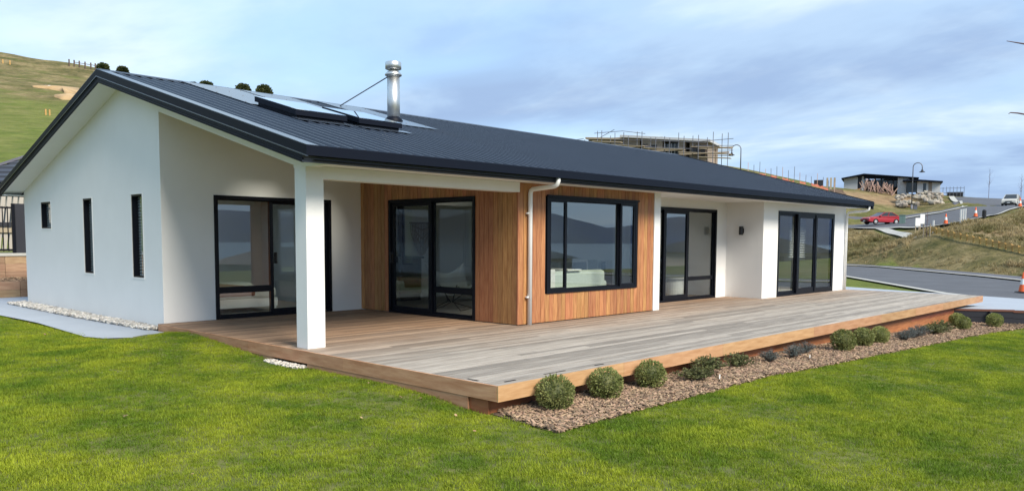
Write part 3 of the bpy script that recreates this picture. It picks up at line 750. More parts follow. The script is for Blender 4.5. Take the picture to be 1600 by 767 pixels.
# verge: light capping strip, barge board with stepped grooves
def rake(name, x0, x1, t0, t1, m, seg=((YE+.005, YRID), (YRID, YBK+.02))):
    mb = MB()
    for y0, y1 in seg:
        v = []
        for y in (y0, y1):
            z = zroof(y); v += [(x0,y,z+t0),(x1,y,z+t0),(x1,y,z+t1),(x0,y,z+t1)]
        mb.add(v, [(0,1,2,3),(7,6,5,4),(0,4,5,1),(1,5,6,2),(2,6,7,3),(3,7,4,0)])
    return mb.build(name, m, house)
rake('verge_capping', XB-.012, XB+.15, .012, .022, M['flash'])
rake('barge_upper', XB-.014, XB+.02, -.096, .013, M['trim'])
rake('barge_lip', XB-.024, XB+.01, -.110, -.096, M['flash'])
for k, (a, b) in enumerate(((-.205,-.178), (-.174,-.147), (-.143,-.111))):
    rake('barge_groove', XB-.006 + .004*(k % 2), XB+.02, a, b, M['trim'], ((2.91, YRID), (YRID, YBK-.02)))
rake('barge_back', XB+.004, XB+.019, -.204, -.11, M['fascia'], ((2.91, YRID), (YRID, YBK-.02)))
rake('verge_right', XRR-.07, XRR+.0, -.19, .03, M['trim'])
# eave: fascia with grooves, square gutter
for k, (a, b) in enumerate(((2.262,2.286), (2.290,2.314), (2.318,2.45))):
    mb = MB(); mb.box(XB-.004, XRR-.02, 2.908 + .003*(k % 2), 2.93, a, b); mb.build('fascia_board', M['fascia'], house)
mb = MB(); mb.box(XB-.004, XRR-.02, 2.914, 2.929, 2.264, 2.44); mb.build('fascia_back', M['trim'], house)
mb = MB(); mb.box(XB-.016, XRR+.03, YE, YE+.012, 2.333, 2.449); mb.box(XB-.016, XRR+.03, YE+.012, 2.906, 2.333, 2.343)
mb.box(XB-.016, XB-.006, YE+.012, 2.906, 2.343, 2.449); mb.box(XRR+.02, XRR+.03, YE+.012, 2.906, 2.343, 2.449); mb.box(XB-.016, XRR+.03, YE+.012, YE+.022, 2.437, 2.449)
mb.build('gutter', M['trim'], house)
mb = MB(); mb.box(XB-.01, XRR, YBK-.005, YBK+.1, 2.29, 2.40); mb.build('rear_gutter', M['trim'], house)
mb = MB(); mb.box(XB-.004, XRR-.02, YBK-.03, YBK-.006, 2.262, 2.42); mb.build('rear_fascia', M['trim'], house)
# eave end triangle on the gable is closed by the raking beam; downpipes
def downpipe(x, top_dx, lab):
    mb = MB(); z1 = ZS-.11; y = YF-.05
    mb.tube([(x,y,.0),(x,y,z1-.06),(x+.012*top_dx,y-.015,z1-.015),(x+.03*top_dx,y-.05,z1+.005)]+
            [(x+top_dx*.05+(0), 2.93, ZS-.075),(x+top_dx*.05, 2.875, ZS-.05),(x+top_dx*.05, 2.855, ZS+.0),(x+top_dx*.05, 2.855, 2.335)], .037, 12)
    o = mb.build('downpipe', M['white'], house, smooth=True); o['label'] = lab
    for z in (.453, 1.80):
        b = MB(); b.box(x-.075, x+.045, y-.008, y+.03, z-.012, z+.012); b.build('bracket', M['white'], o)
downpipe(4.232, 0.0, 'white downpipe on the cedar corner')
mb = MB(); x = XE-.06
mb.tube([(x, YF-.05, -.1), (x, YF-.05, ZS-.18), (x+.02, YF-.09, ZS-.12), (x+.05, 2.93, ZS-.08), (x+.06, 2.87, ZS-.05), (x+.06, 2.86, 2.335)], .035, 12)
dp = mb.build('downpipe', M['white'], house, smooth=True)
slope_sheet('porch_ceiling', M['soffit'], XG+.142, XR+.1, 3.66, YR, -.36, house)
# ----- roof fittings
def zr(y, h=0): return zroof(y)+.026+h
def sheet(name, x0, x1, y0, y1, m=M['flash'], h=0.0):
    mb = MB(); v = []
    for y in (y0, y1): v += [(x0,y,zr(y,h)),(x1,y,zr(y,h)),(x1,y,zr(y,h+.006)),(x0,y,zr(y,h+.006))]
    mb.add(v, [(0,1,2,3),(7,6,5,4),(0,4,5,1),(1,5,6,2),(2,6,7,3),(3,7,4,0)]); return mb.build(name, m, ROOF)
def rivets(o, x0, x1, y0, y1):
    mb = MB()
    for i in range(5):
        for x in (x0+.06, (x0+x1)/2, x1-.06):
            y = y0+(y1-y0)*(i+.5)/5; mb.lathe([(.011,-.004),(.011,.010),(.005,.013)], 6, (x, y, zr(y)))
    tag(mb.build('rivets', M['galv'], o), kind='stuff')
for x0, x1, y0, y1 in SKY:
    sk = bpy.data.objects.new('skylight', None); COL.objects.link(sk); sk.parent = house
    def skb(a0, a1, b0, b1, h0, h1_, nm, m, mb=None):
        own = mb is None; mb = mb or MB(); v = []
        for y in (b0, b1): v += [(a0,y,zr(y,h0)),(a1,y,zr(y,h0)),(a1,y,zr(y,h1_)),(a0,y,zr(y,h1_))]
        mb.add(v, [(0,1,2,3),(7,6,5,4),(0,4,5,1),(1,5,6,2),(2,6,7,3),(3,7,4,0)])
        return mb.build(nm, m, sk) if own else mb
    def ring(e, t, h0, h1_, nm, m):
        mb = MB(); a0, a1, b0, b1 = x0+e, x1-e, y0+e, y1-e
        skb(a0, a1, b0, b0+t, h0, h1_, nm, m, mb); skb(a0, a1, b1-t, b1, h0, h1_, nm, m, mb)
        skb(a0, a0+t, b0+t, b1-t, h0, h1_, nm, m, mb); skb(a1-t, a1, b0+t, b1-t, h0, h1_, nm, m, mb); mb.build(nm, m, sk)
    ring(.04, .02, -.06, .045, 'upstand', M['trim'])
    ring(.0, .05, .0455, .125, 'frame', M['trim'])
    ring(.062, .012, -.385, .04, 'shaft_lining', M['soffit'])
    skb(x0+.012, x1-.012, y0+.012, y1-.012, .1255, .133, 'pane', M['glass'])
    s = sheet('skylight_flashing', x0-.08, x1+.06, y1-.02, YRID-.1); rivets(s, x0-.08, x1+.06, y1, YRID-.1)
    sheet('skylight_apron', x0-.06, x1+.1, y0-.16, y0+.03)
for x0, x1, y0, y1 in REAR:  # added units, there to light the rooms
    sk = bpy.data.objects.new('added_rooflight', None); COL.objects.link(sk); sk.parent = house
    ring(.0, .05, -.05, .09, 'frame', M['trim']); skb(x0+.012, x1-.012, y0+.012, y1-.012, .0905, .098, 'pane', M['glass'])
    mb = MB()
    for (xa, ya), (xb, yb) in (((x0+.06,y0+.06),(x1-.06,y0+.06)), ((x1-.06,y0+.06),(x1-.06,y1-.06)), ((x1-.06,y1-.06),(x0+.06,y1-.06)), ((x0+.06,y1-.06),(x0+.06,y0+.06))):
        mb.add([(xa,ya,2.335),(xb,yb,2.335),(xb,yb,zroof(yb)+.0),(xa,ya,zroof(ya)+.0)], [(0,1,2,3)])
    mb.build('shaft_lining', M['soffit'], sk)
FX, FY = 4.477, 7.25
fl = bpy.data.objects.new('flue', None); COL.objects.link(fl); fl.parent = house; fl.location = (FX, FY, zroof(FY))
mb = MB(); mb.lathe([(.122,-.1),(.122,.86)], 28); mb.build('pipe', M['steel'], fl, smooth=False)
for p in fl.children[0].data.polygons: p.use_smooth = len(p.vertices) == 4
mb = MB(); mb.lathe([(.125,.85),(.16,.87),(.165,.895),(.12,.945),(.085,.96),(.085,.99)], 28); mb.build('cone_collar', M['steel'], fl, smooth=True)
mb = MB(); mb.lathe([(.13,.985),(.155,.995),(.155,1.12),(.14,1.13),(.02,1.135)], 28); cw = mb.build('cowl', M['steel'], fl)
for p in cw.data.polygons: p.use_smooth = len(p.vertices) == 4
mb = MB(); mb.lathe([(.17,-.10),(.18,.02),(.135,.07),(.125,.08)], 28); mb.build('base_boot', M['trim'], fl, smooth=True)
mb = MB(); mb.tube([(-.11,.03,.84), (-.23,1.46,zroof(FY+1.46)-zroof(FY)+.03)], .012, 8); mb.build('stay', M['galv'], fl)
s = sheet('flue_flashing', 3.92, 5.0, 6.54, YRID-.1); rivets(s, 3.92, 5.0, 6.6, YRID-.1)
for i in range(9):
    pass
# ----- joinery
def wbox(mb, axis, pos, out_, a0, a1, d0, d1, z0, z1):
    """box on a wall: a along the wall, d outwards"""
    if axis == 'y': return mb.box(a0, a1, pos+out_*d0, pos+out_*d1, z0, z1)
    return mb.box(pos+out_*d0, pos+out_*d1, a0, a1, z0, z1)
def joinery(name, axis, pos, op, panels, lab, out_=-1, fw=.055, sill=True):
    a0, a1, z0, z1 = op
    J = bpy.data.objects.new(name, None); COL.objects.link(J); J.parent = house; J['label'] = lab
    mb = MB(); wb = lambda *k: wbox(mb, axis, pos, out_, *k)
    wb(a0, a1, -.10, .018, z1-fw, z1); wb(a0, a1, -.10, .018, z0+.002, z0+fw*.8)
    wb(a0, a0+fw, -.10, .018, z0+fw*.8, z1-fw); wb(a1-fw, a1, -.10, .018, z0+fw*.8, z1-fw)
    if name == 'window': wb(a0-.02, a1+.02, .0185, .05, z1-.012, z1+.018)
    mb.build('frame', M['frame'], J)
    for pn in panels:
        p, q, w, dd, bars, handle = pn
        zz0, zz1 = z0+fw*.8+.002, z1-fw-.002
        mb = MB(); wb = lambda *k: wbox(mb, axis, pos, out_, *k)
        if w > 0:
            wb(p, p+w, dd-.045, dd, zz0, zz1); wb(q-w, q, dd-.045, dd, zz0, zz1); wb(p+w, q-w, dd-.045, dd, zz1-w*.8, zz1); wb(p+w, q-w, dd-.045, dd, zz0, zz0+w)
        ww = max(w, 0)
        for (b0, b1) in bars: wb(p+ww, q-ww, dd-.045, dd+.004, b0, b1)
        if mb.v: mb.build('sash', M['frame'], J)
        mb = MB(); wb = lambda *k: wbox(mb, axis, pos, out_, *k)
        edges = [zz0+ww] + [e for b in bars for e in b] + [zz1-ww*.8]
        for e0, e1 in zip(edges[::2], edges[1::2]): wb(p+ww, q-ww, dd-.026, dd-.020, e0, e1)
        mb.build('pane', M['glass'], J)
        if handle is not None:
            mb = MB(); wb = lambda *k: wbox(mb, axis, pos, out_, *k)
            wb(handle-.018, handle+.018, dd, dd+.012, .93, 1.13); wb(handle-.012, handle+.012, dd+.012, dd+.05, .95, .97); wb(handle-.012, handle+.012, dd+.012, dd+.05, 1.09, 1.11); wb(handle-.012, handle+.012, dd+.05, dd+.065, .93, 1.13)
            mb.build('handle', M['black'], J)
    return J
# mullion positions read off the photograph
joinery('sliding_door', 'y', YR, D1, [(1.062, 2.10, .03, -.02, [(.436,.547)], None), (2.06, 3.26, .075, -.055, [], 2.16)], 'porch bedroom sliding door behind the post')
joinery('sliding_door', 'x', XR, D2, [(5.60, 6.74, .085, -.01, [], 6.70), (4.523, 5.60, .035, -.045, [(.43,.54)], None)], 'sliding door in the cedar return')
joinery('window', 'y', YF, K1, [(4.744, 5.21, .05, .012, [], None), (5.21, 6.76, .03, -.03, [], None), (6.76, 7.236, .05, .012, [], None)], 'wide three light window in the cedar front')
joinery('sliding_door', 'y', YR2, D4, [(9.555, 9.86, .09, -.05, [], None), (9.72, 10.76, .10, .0, [], None), (10.76, 11.944, .03, -.03, [(.445,.536)], None)], 'sliding door in the white recess')
joinery('sliding_door', 'y', YF, D5, [(13.335, 14.45, .07, -.05, [], None), (14.40, 15.52, .12, .01, [], None), (15.46, 16.653, .09, .03, [], None)], 'triple sliding door at the right end')
for k, w in enumerate(WIN):
    J = joinery('slot_window', 'x', XG+.02, w, [(w[0]+.045, w[1]-.045, 0, -.03, [], None)], ['small square slot window', 'tall slot window in the middle', 'tall slot window nearest the porch'][k], fw=.032)
    mb = MB(); n = int((w[3]-w[2])/.05)
    for i in range(n):
        z = w[2]+.03+i*.05; mb.add([(XG+.092,w[0]+.03,z),(XG+.092,w[1]-.03,z),(XG+.112,w[1]-.03,z+.036),(XG+.112,w[0]+.03,z+.036)], [(0,1,2,3)])
    mb.build('blind', M['blind'], J)
    mb = MB(); y0_, y1_, z0_, z1_ = w
    for bx in ((y0_-.028,y1_+.028,z0_-.03,z0_-.001),(y0_-.028,y1_+.028,z1_+.001,z1_+.02),(y0_-.028,y0_-.001,z0_-.001,z1_+.001),(y1_+.001,y1_+.028,z0_-.001,z1_+.001)): mb.box(XG-.006, XG+.02, *bx)
    mb.build('reveal_trim', M['white'], J)
# wall light on the recess return
wlgt = bpy.data.objects.new('wall_light', None); COL.objects.link(wlgt); wlgt.parent = house; wlgt.location = (XS, 4.02, 1.61)
mb = MB(); mb.box(-.02, 0, -.04, .04, -.06, .06); mb.build('back_plate', M['frame'], wlgt)
mb = MB(); mb.lathe([(.045,-.10),(.05,-.09),(.05,.09),(.045,.10)], 16, (-.07, 0, 0)); mb.build('shade', M['black'], wlgt, smooth=False)
# ----- rooms behind the glass
rooms = bpy.data.objects.new('rooms', None); COL.objects.link(rooms); rooms.parent = house
def rb(nm, m, *b): return MB().box(*b).build(nm, m, rooms)
rb('floor', M['infloor'], XG+.165, XR+.12, YR+.142, 14.6, -.06, -.012)
rb('floor', M['infloor'], XR+.14, XT, YF+.145, 14.6, -.06, -.012)
rb('floor', M['infloor'], XT, XS+.12, YR2+.142, 14.6, -.06, -.012)
rb('floor', M['infloor'], XS+.125, XE-.142, YF+.145, 14.6, -.06, -.012)
def ceil(x0, x1, y0, y1, z=2.31):
    hs = [k for k in REAR if k[0] > x0 and k[1] < x1]; k = hs[0]; hx0, hx1, hy0, hy1 = k[0]+.05, k[1]-.05, k[2]+.05, k[3]-.05
    mb = MB(); mb.box(x0, x1, y0, hy0, z, z+.03); mb.box(x0, x1, hy1, y1, z, z+.03); mb.box(x0, hx0, hy0, hy1, z, z+.03); mb.box(hx1, x1, hy0, hy1, z, z+.03)
    mb.build('ceiling', M['inwall'], rooms)
ceil(XG+.165, XR+.1, YR+.142, 11.6); ceil(XR+.101, XS+.05, YR2+.142, 11.6); ceil(XS+.051, XE-.142, YR2+.142, 11.6)
rb('ceiling', M['inwall'], XR+.142, XT, YF+.145, YR2+.14, 2.31, 2.34)
rb('ceiling', M['inwall'], XS+.13, XE-.142, YF+.145, YR2+.14, 2.31, 2.34)
rb('partition', M['inwall'], XR+.0, XR+.1, YR+.142, 11.6, -.01, 2.309)
rb('partition', M['inwall'], XG+.17, XR-.001, 11.5, 11.6, -.01, 2.309)
rb('partition', M['inwall'], XR+.101, XS-.001, 11.5, 11.6, -.01, 2.309)
rb('partition', M['inwall'], XR+.101, 9.0, 9.4, 9.5, -.01, 2.309)
rb('partition', M['inwall'], XS+.0, XS+.1, YR2+.141, 11.6, -.01, 2.309)
rb('partition', M['inwall'], XS+.101, XE-.142, 11.5, 11.6, -.01, 2.309)

# ================================================================== DECK
XD = 17.6
deck = thing('deck', 'weathered timber deck with tan edge boards along the house front', 'deck')
def run(y0, y1, x0, x1, lo=2.4, hi=4.8, off=0):
    n = max(1, round((y1-y0)/.100)); pit = (y1-y0)/n
    for i in range(n):
        x = x0; first = True
        while x < x1-.01:
            ln = random.uniform(lo, hi) if not first else random.uniform(.8, hi); first = False
            e = min(x1, x+ln)
            if x1-e < .7: e = x1
            piece('deck_board', M['deck'], deck, ((x+e)/2, y0+(i+.5)*pit, -.0125+random.uniform(-.0012,.0012)), (e-x-.005, pit-.010, .025))
            x = e
run(.022, YF-.003, .022, XD, 3.0, 5.6)
run(YF, YR-.003, .022, XR-.003, 2.2, 4.2)
run(YF+.0, YR2-.003, XT+.003, XS-.003, 2.0, 4.0)
# edge boards
def edge(axis, pos, a0, a1, z0, z1, m, nm, lo=1.8, hi=3.6, th=.022):
    a = a0
    while a < a1-.01:
        e = min(a1, a+random.uniform(lo, hi))
        if a1-e < .6: e = a1
        c, l = (a+e)/2, e-a-.003
        if axis == 'y': piece(nm, m, deck, (c, pos+th/2, (z0+z1)/2), (l, th, z1-z0))
        else: piece(nm, m, deck, (pos+th/2, c, (z0+z1)/2), (th, l, z1-z0))
        a = e
edge('y', 0, 0, XD, -.152, .002, M['fascia_wood'], 'edge_board')
edge('x', 0, .024, 7.62, -.150, .001, M['fascia_side'], 'edge_board')
edge('x', XD, .0, YF, -.150, .001, M['fascia_wood'], 'edge_board')
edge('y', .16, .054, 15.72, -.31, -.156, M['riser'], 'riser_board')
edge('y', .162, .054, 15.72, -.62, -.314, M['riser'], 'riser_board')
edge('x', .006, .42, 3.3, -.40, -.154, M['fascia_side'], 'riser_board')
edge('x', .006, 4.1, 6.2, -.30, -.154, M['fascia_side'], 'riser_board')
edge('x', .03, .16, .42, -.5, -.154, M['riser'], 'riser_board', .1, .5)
mb = MB(); mb.box(.05, 15.7, .2, YF-.02, -.34, -.05)
mb = MB()
for k in range(40):
    x = .1+k*.45
    if x < XD-.1: mb.box(x, x+.045, .19 if x < 15.6 else .06, YF-.05, -.15, -.03)
for k in range(9): mb.box(.1+k*.45, .145+k*.45, YF, YR-.02, -.15, -.03)
tag(mb.build('joists', M['riser'], deck), kind='stuff')
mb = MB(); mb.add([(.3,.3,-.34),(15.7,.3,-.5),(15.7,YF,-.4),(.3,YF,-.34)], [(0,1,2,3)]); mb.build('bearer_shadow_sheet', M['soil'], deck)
for x, y in ((.06,.40),(.28,.10),(.88,.11),(1.06,.11),(1.72,.10)): piece('drain_slot', M['black'], deck, (x+.02, y+.03, .0015), (.16 if y < .3 else .03, .022 if y < .3 else .16, .004))

# ================================================================== GARDEN
# grass blades on the lawn
MULCH_EDGE = [(-.06,-.78),(1.25,-.76),(4,-.78),(8,-1.0),(12,-1.0),(14.2,-1.05),(16.4,-1.35)]
MULCH_POLY = [(.30,.40),(.08,.02)] + MULCH_EDGE + [(16.4,.2),(15.7,.4)]
PATH_POLY = [(-.62,6.98),(-.95,7.1),(-1.12,7.6),(-1.12,8),(-1.0,10.3),(-1.08,12.2),(-1.2,17.2),(3,17.2),(.2,14.9),(.2,7.4),(-.03,7.40)]
def lawn_points(n, x0, x1, y0, y1, dens):
    x = rng.uniform(x0, x1, n); y = rng.uniform(y0, y1, n)
    b, r = bearing(x, y)
    keep = (np.abs(b) < 41) & (r > 3.0) & (rng.random(n) < dens(r))
    pw = .06+.05*np.sin(y*3.1+np.sin(x*4))
    jx, jy = rng.normal(0, .03, n), np.abs(rng.normal(0, .045, n))
    keep &= ~inpoly(x, y-jy, MULCH_POLY) & ~inpoly(x+jx-pw, y+jx+.08+pw, PATH_POLY)
    keep &= ~((x > -.005) & (y > .0) & (x < 17.7) & (y < 15)) & (x < 16.55)
    keep &= ~inpoly(x, y, [(-.15,3.32),(.1,3.28),(.1,4.1),(-.12,4.08)])
    x, y = x[keep], y[keep]
    return np.stack([x, y, hz(np.stack([x, y], -1))-.004], -1)
lp = lawn_points(680000, -14, 16.5, -6, 17, lambda r: np.clip(1.0-(r-8)/22, .32, 1))
lsc = np.array([.72+.55*(mnoise.noise((p[0]*.9, p[1]*.9, 3.))+.5)*.8 for p in lp])*rng.uniform(.75, 1.2, len(lp))
scatter('grass', 'short bright green lawn grass', lp, [tuft(f'grass_tuft_{i}', 15, .055, .031, .0042, M['grass'], .9) for i in range(6)], lsc, .15)

# mulch bed
mx = np.linspace(-.06, 16.4, 70)
ed = np.array([(x, np.interp(x, [p[0] for p in MULCH_EDGE], [p[1] for p in MULCH_EDGE])) for x in mx])
bk = np.array([(max(x, .1), .45) for x in mx])
mul = loft('mulch_bed', ed, bk, 6, .010, M['soil'], None, 'soil of the bark mulch bed along the deck')
n = 95000
x = rng.uniform(-.1, 16.4, n); y = rng.uniform(-1.4, .35, n); b, r = bearing(x, y)
k = inpoly(x, y, MULCH_POLY) & (rng.random(n) < np.clip(1-(r-8)/16, .25, 1)); x, y = x[k], y[k]
jz = rng.uniform(.010, .034, len(x))
cpts = np.stack([x, y, hz(np.stack([x, y], -1))+jz], -1)
def chip(i):
    l, w, h = random.uniform(.016,.038), random.uniform(.006,.014), random.uniform(.004,.009)
    mb = MB(); mb.add([(-l,-w*.6,0),(l*.8,-w,0),(l,w*.7,h*.4),(-l*.8,w,h*.3),(-l*.9,-w*.5,h),(l*.7,-w*.8,h),(l*.9,w*.6,h*1.3),(-l*.7,w*.8,h*1.2)],
           [(0,3,2,1),(4,5,6,7),(0,1,5,4),(1,2,6,5),(2,3,7,6),(3,0,4,7)]); return mb.mesh(f'chip_{i}', M['chip'])
scatter('bark_mulch', 'brown and grey bark chip mulch under the shrubs', cpts, [chip(i) for i in range(6)], rng.uniform(.7, 1.35, len(x)), .5)
# white pebbles along the gable wall and at the vent in the deck side
n = 5200
x = rng.uniform(-.24, .1, n); y = rng.uniform(7.75, 15.0, n); k = x > -.10-.13*np.clip((y-7.7)/3, .2, 1); x, y = x[k], y[k]
z = np.full(len(x), PATH_Z+.012)+rng.uniform(0, .03, len(x))
x2 = rng.uniform(-.15, .02, 700); y2 = rng.uniform(3.30, 4.08, 700); z2 = hz(np.stack([x2, y2], -1))+rng.uniform(.0, .03, 700)
pp_ = np.stack([np.concatenate([x, x2]), np.concatenate([y, y2]), np.concatenate([z, z2])], -1)
peb = [MB().ell((0,0,0), (random.uniform(.024,.04), random.uniform(.018,.027), random.uniform(.012,.02)), 7, 5, .12).mesh(f'pebble_{i}', M['pebble'], True) for i in range(5)]
scatter('pebbles', 'white and tan pebbles along the foot of the wall', pp_, peb, np.concatenate([rng.uniform(.6, 1.35, len(x)), rng.uniform(.3, .7, len(x2))]), .6)
# dark strip whose colour stands in for the joint shadow below the wall
MB().box(XG-.002, XG+.1, YR, YL, -.3, -.155).build('joint_shadow_strip', M['dark_wall'], house)

# clipped box balls and looser plants
def leafball(nl, ls, m, shape, aspect=.55, seed=0, fill=.55):
    rs = random.Random(seed); mb = MB()
    for k in range(nl):
        while True:
            d = Vector((rs.gauss(0,1), rs.gauss(0,1), rs.gauss(0,1)))
            if d.length > .1: break
        d.normalize()
        lump = 1 + .10*mnoise.noise(d*2.3+Vector((seed,0,0))) + .05*mnoise.noise(d*6+Vector((0,seed,0)))
        rad_ = (1 - fill*(rs.random()**2.2))*lump
        p = Vector((d.x*shape[0], d.y*shape[1], d.z*shape[2]))*rad_
        a = (d*.9 + Vector((rs.uniform(-1,1), rs.uniform(-1,1), rs.uniform(-.5,1)))*.8).normalized()
        s = a.cross(Vector((rs.uniform(-1,1), rs.uniform(-1,1), rs.uniform(-1,1)))).normalized()
        l = ls*rs.uniform(.7, 1.3); w = l*aspect*.5
        mb.add([p, p+a*l*.5+s*w, p+a*l, p+a*l*.5-s*w], [(0,1,2,3)])
    return mb
ballm = [leafball(2600, .030, M['box_leaf'], (1,1,1), .6, i) for i in range(3)]
for b_ in ballm:       # unit-radius shells with real-size leaves after scaling by about a fifth
    pass
def make_ball(nl, r, seed, m):
    return leafball(nl, .028, m, (r, r, r*.93), .6, seed).mesh('foliage', m)
ball_meshes = [make_ball(2600, .185, i, M['box_leaf']) for i in range(3)]
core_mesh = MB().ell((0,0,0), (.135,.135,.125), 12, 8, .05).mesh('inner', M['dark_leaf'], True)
stem_mesh = MB().tube([(0,0,-.22),(0,0,0)], .012, 6).mesh('stem', M['bark'])
def ball(x, y, s, k, label):
    t = thing('box_shrub', label, 'shrub', (x, y, h1(x, y)+.02+.165*s), random.uniform(0, 6), 'clipped box balls in the mulch bed'); t.scale = (s, s, s)
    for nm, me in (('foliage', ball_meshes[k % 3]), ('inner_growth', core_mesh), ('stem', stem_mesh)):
        o = bpy.data.objects.new(nm, me); COL.objects.link(o); o.parent = t
BALLS = [(.62,-.18,1.0,'nearest and largest clipped box ball beside the deck corner'), (1.42,-.20,.96,'second clipped box ball from the deck corner'), (2.30,-.18,.92,'third clipped box ball from the deck corner, by the sprawling shrubs'),
         (7.35,-.42,1.0,'front one of three box balls midway along the bed'), (8.25,-.40,.93,'middle one of three box balls midway along the bed'), (9.1,-.38,.86,'rear one of three box balls midway along the bed'),
         (14.05,-.45,.86,'left box ball before the dark wall, lowest of the three'), (14.75,-.15,.9,'box ball tucked in the corner between deck and dark wall'), (15.45,-.75,.92,'box ball standing alone in front of the dark wall')]
for i, (x, y, s, lab) in enumerate(BALLS): ball(x, y, s*.98, i, lab)
def plant(x, y, seed, m, nst, h, sp, label, name='low_shrub', leaf=.035, cat='shrub', per=16, aspect=.3):
    rs = random.Random(seed); t = thing(name, label, cat, (x, y, h1(x, y)+.02), rs.uniform(0, 6), 'loose plants in the mulch bed')
    sm, lm = MB(), MB()
    for i in range(nst):
        a = rs.uniform(0, 6.283); q = rs.random()**.6; tip = Vector((math.cos(a)*sp*q, math.sin(a)*sp*q, h*(1.05-.55*q*q)*rs.uniform(.75, 1.1)))
        mid = tip*.5+Vector((0,0,h*.14)); pts = [Vector((rs.uniform(-.02,.02), rs.uniform(-.02,.02), 0)), mid, tip]
        sm.tube(pts, [.004,.003,.0015], 4)
        for k in range(per):
            f = .25+.75*k/per; c = pts[0]*(1-f)**2+mid*2*f*(1-f)+tip*f*f
            d = Vector((rs.uniform(-1,1), rs.uniform(-1,1), rs.uniform(-.2,1))).normalized(); s = d.cross(Vector((rs.uniform(-1,1), rs.uniform(-1,1), .3))).normalized()
            l = leaf*rs.uniform(.7,1.2); lm.add([c, c+d*l*.5+s*l*aspect*.5, c+d*l, c+d*l*.5-s*l*aspect*.5], [(0,1,2,3)])
    lm.build('leaves', m, t); sm.build('stems', M['bark'], t)
    return t
PL = [(3.05,-.30,'dark_leaf',60,.15,.28,'leafy dark green shrub beside the third box ball',.04,.45),(3.62,-.12,'dark_leaf',70,.21,.30,'taller dark green shrub close against the deck riser',.042,.45),(4.35,-.18,'dark_leaf',50,.18,.26,'sparse dark green shrub right of the taller one',.04,.45),
      (5.15,-.25,'lav_leaf',50,.17,.18,'grey green lavender, first after the leafy shrubs',.045,.14),(5.85,-.28,'lav_leaf',56,.20,.2,'grey green lavender in the middle of three, beside a white tag',.045,.14),(6.45,-.18,'lav_leaf',50,.18,.2,'grey green lavender just before the three box balls',.045,.14),
      (10.0,-.5,'lav_leaf',50,.18,.22,'grey lavender just past the three box balls',.045,.14),(10.6,-.45,'lav_leaf',60,.2,.26,'wider grey lavender clump mid bed',.045,.14),(11.2,-.4,'lav_leaf',60,.22,.26,'grey lavender next to the dark green creeper',.045,.14),
      (12.0,-.45,'dark_leaf',60,.2,.32,'low dark creeper shrub left of the far box balls',.04,.45),(12.8,-.35,'dark_leaf',60,.24,.32,'dark green shrub touching the far box balls',.04,.45)]
for i, (x, y, mm, ns, h, sp, lab, lf, asp) in enumerate(PL): plant(x, y, 50+i, M[mm], ns, h, sp, lab, 'lavender' if mm == 'lav_leaf' else 'low_shrub', lf, per=18, aspect=asp)
for x, y, lab in ((3.3,-.5,'small white plant tag below the leafy shrubs'), (5.95,-.48,'small white plant tag in front of the lavender')):
    z = h1(x, y); t = MB().box(-.012,.012,-.002,.002,0,.09).build('plant_tag', M['sign'], loc=(x, y, z)); tag(t, lab, 'tag')
# fallen leaves on the lawn
def leaf_mesh():
    return MB().add([(-.035,0,.004),(-.01,.02,.012),(.03,.012,.006),(.045,0,.012),(.02,-.02,.004),(-.015,-.018,.01)], [(0,1,2,3,4,5)]).mesh('fallen_leaf', M['leaf_dry'])
lm_ = leaf_mesh()
for (u, v, lab) in ((22,497,'pale fallen leaf at the far left lawn edge'),(45,505,'fallen leaf beside the bend of the path'),(70,522,'brown fallen leaf near the left path edge'),(196,650,'brown fallen leaf left of the lawn middle'),(300,741,'brown fallen leaf at the bottom left of the lawn'),
                    (576,598,'tan fallen leaf against the deck side boards'),(626,620,'pale leaf on the grass below the deck side'),(657,622,'curled leaf just right of the pale one below the deck'),(564,652,'tiny white scrap on the grass below the deck'),(712,648,'dark leaf near the corner overhang'),(741,673,'white scrap on the grass by the mulch tip'),(352,530,'pale leaf on the rise by the porch edge'),(415,545,'tan leaf beside the pebble vent')):
    r_ = FW + RT*(u-800)/FPX + UP*(PPY-v)/FPX; t_ = -1.6/r_[2]
    for _ in range(4): p = CAM+r_*t_; t_ += (h1(p[0], p[1])+.03-p[2])/r_[2]
    p = CAM+r_*t_
    o = bpy.data.objects.new('fallen_leaf', lm_); COL.objects.link(o); o.location = p; o.rotation_euler = (random.uniform(-.5,.5), random.uniform(-.5,.5), random.uniform(0,6)); s = random.uniform(.5,.9); o.scale = (s,s,s)
    tag(o, lab, 'leaf', 'fallen leaves on the lawn')
# dark retaining wall at the driveway edge
rw = thing('retaining_wall', 'low charcoal board wall holding up the driveway edge', 'wall')
for (a, b) in zip(DR_IN[1:], DR_IN[2:]):
    a, b = Vector((*a, 0)), Vector((*b, 0)); L_ = (b-a).length; an = math.atan2(b.y-a.y, b.x-a.x); mid = (a+b)/2
    nrm = Vector((math.sin(an), -math.cos(an), 0))*(-.02)
    zt = (zdrive(a.x, a.y)+zdrive(b.x, b.y))/2
    for k in range(3): piece('board', M['dark_wall'], rw, (mid.x+nrm.x-.02, mid.y+nrm.y, zt-.115-k*.15), (L_, .04, .144), an)
    piece('capping', M['rail'], rw, (mid.x+nrm.x-.02, mid.y+nrm.y, zt-.02), (L_+.02, .07, .045), an)
    nn = max(1, int(L_/1.1))
    for k in range(nn):
        q = a+(b-a)*(k+.6)/nn; piece('post', M['dark_wall'], rw, (q.x-.065, q.y-.03, zt-.27), (.06, .1, .46), an)

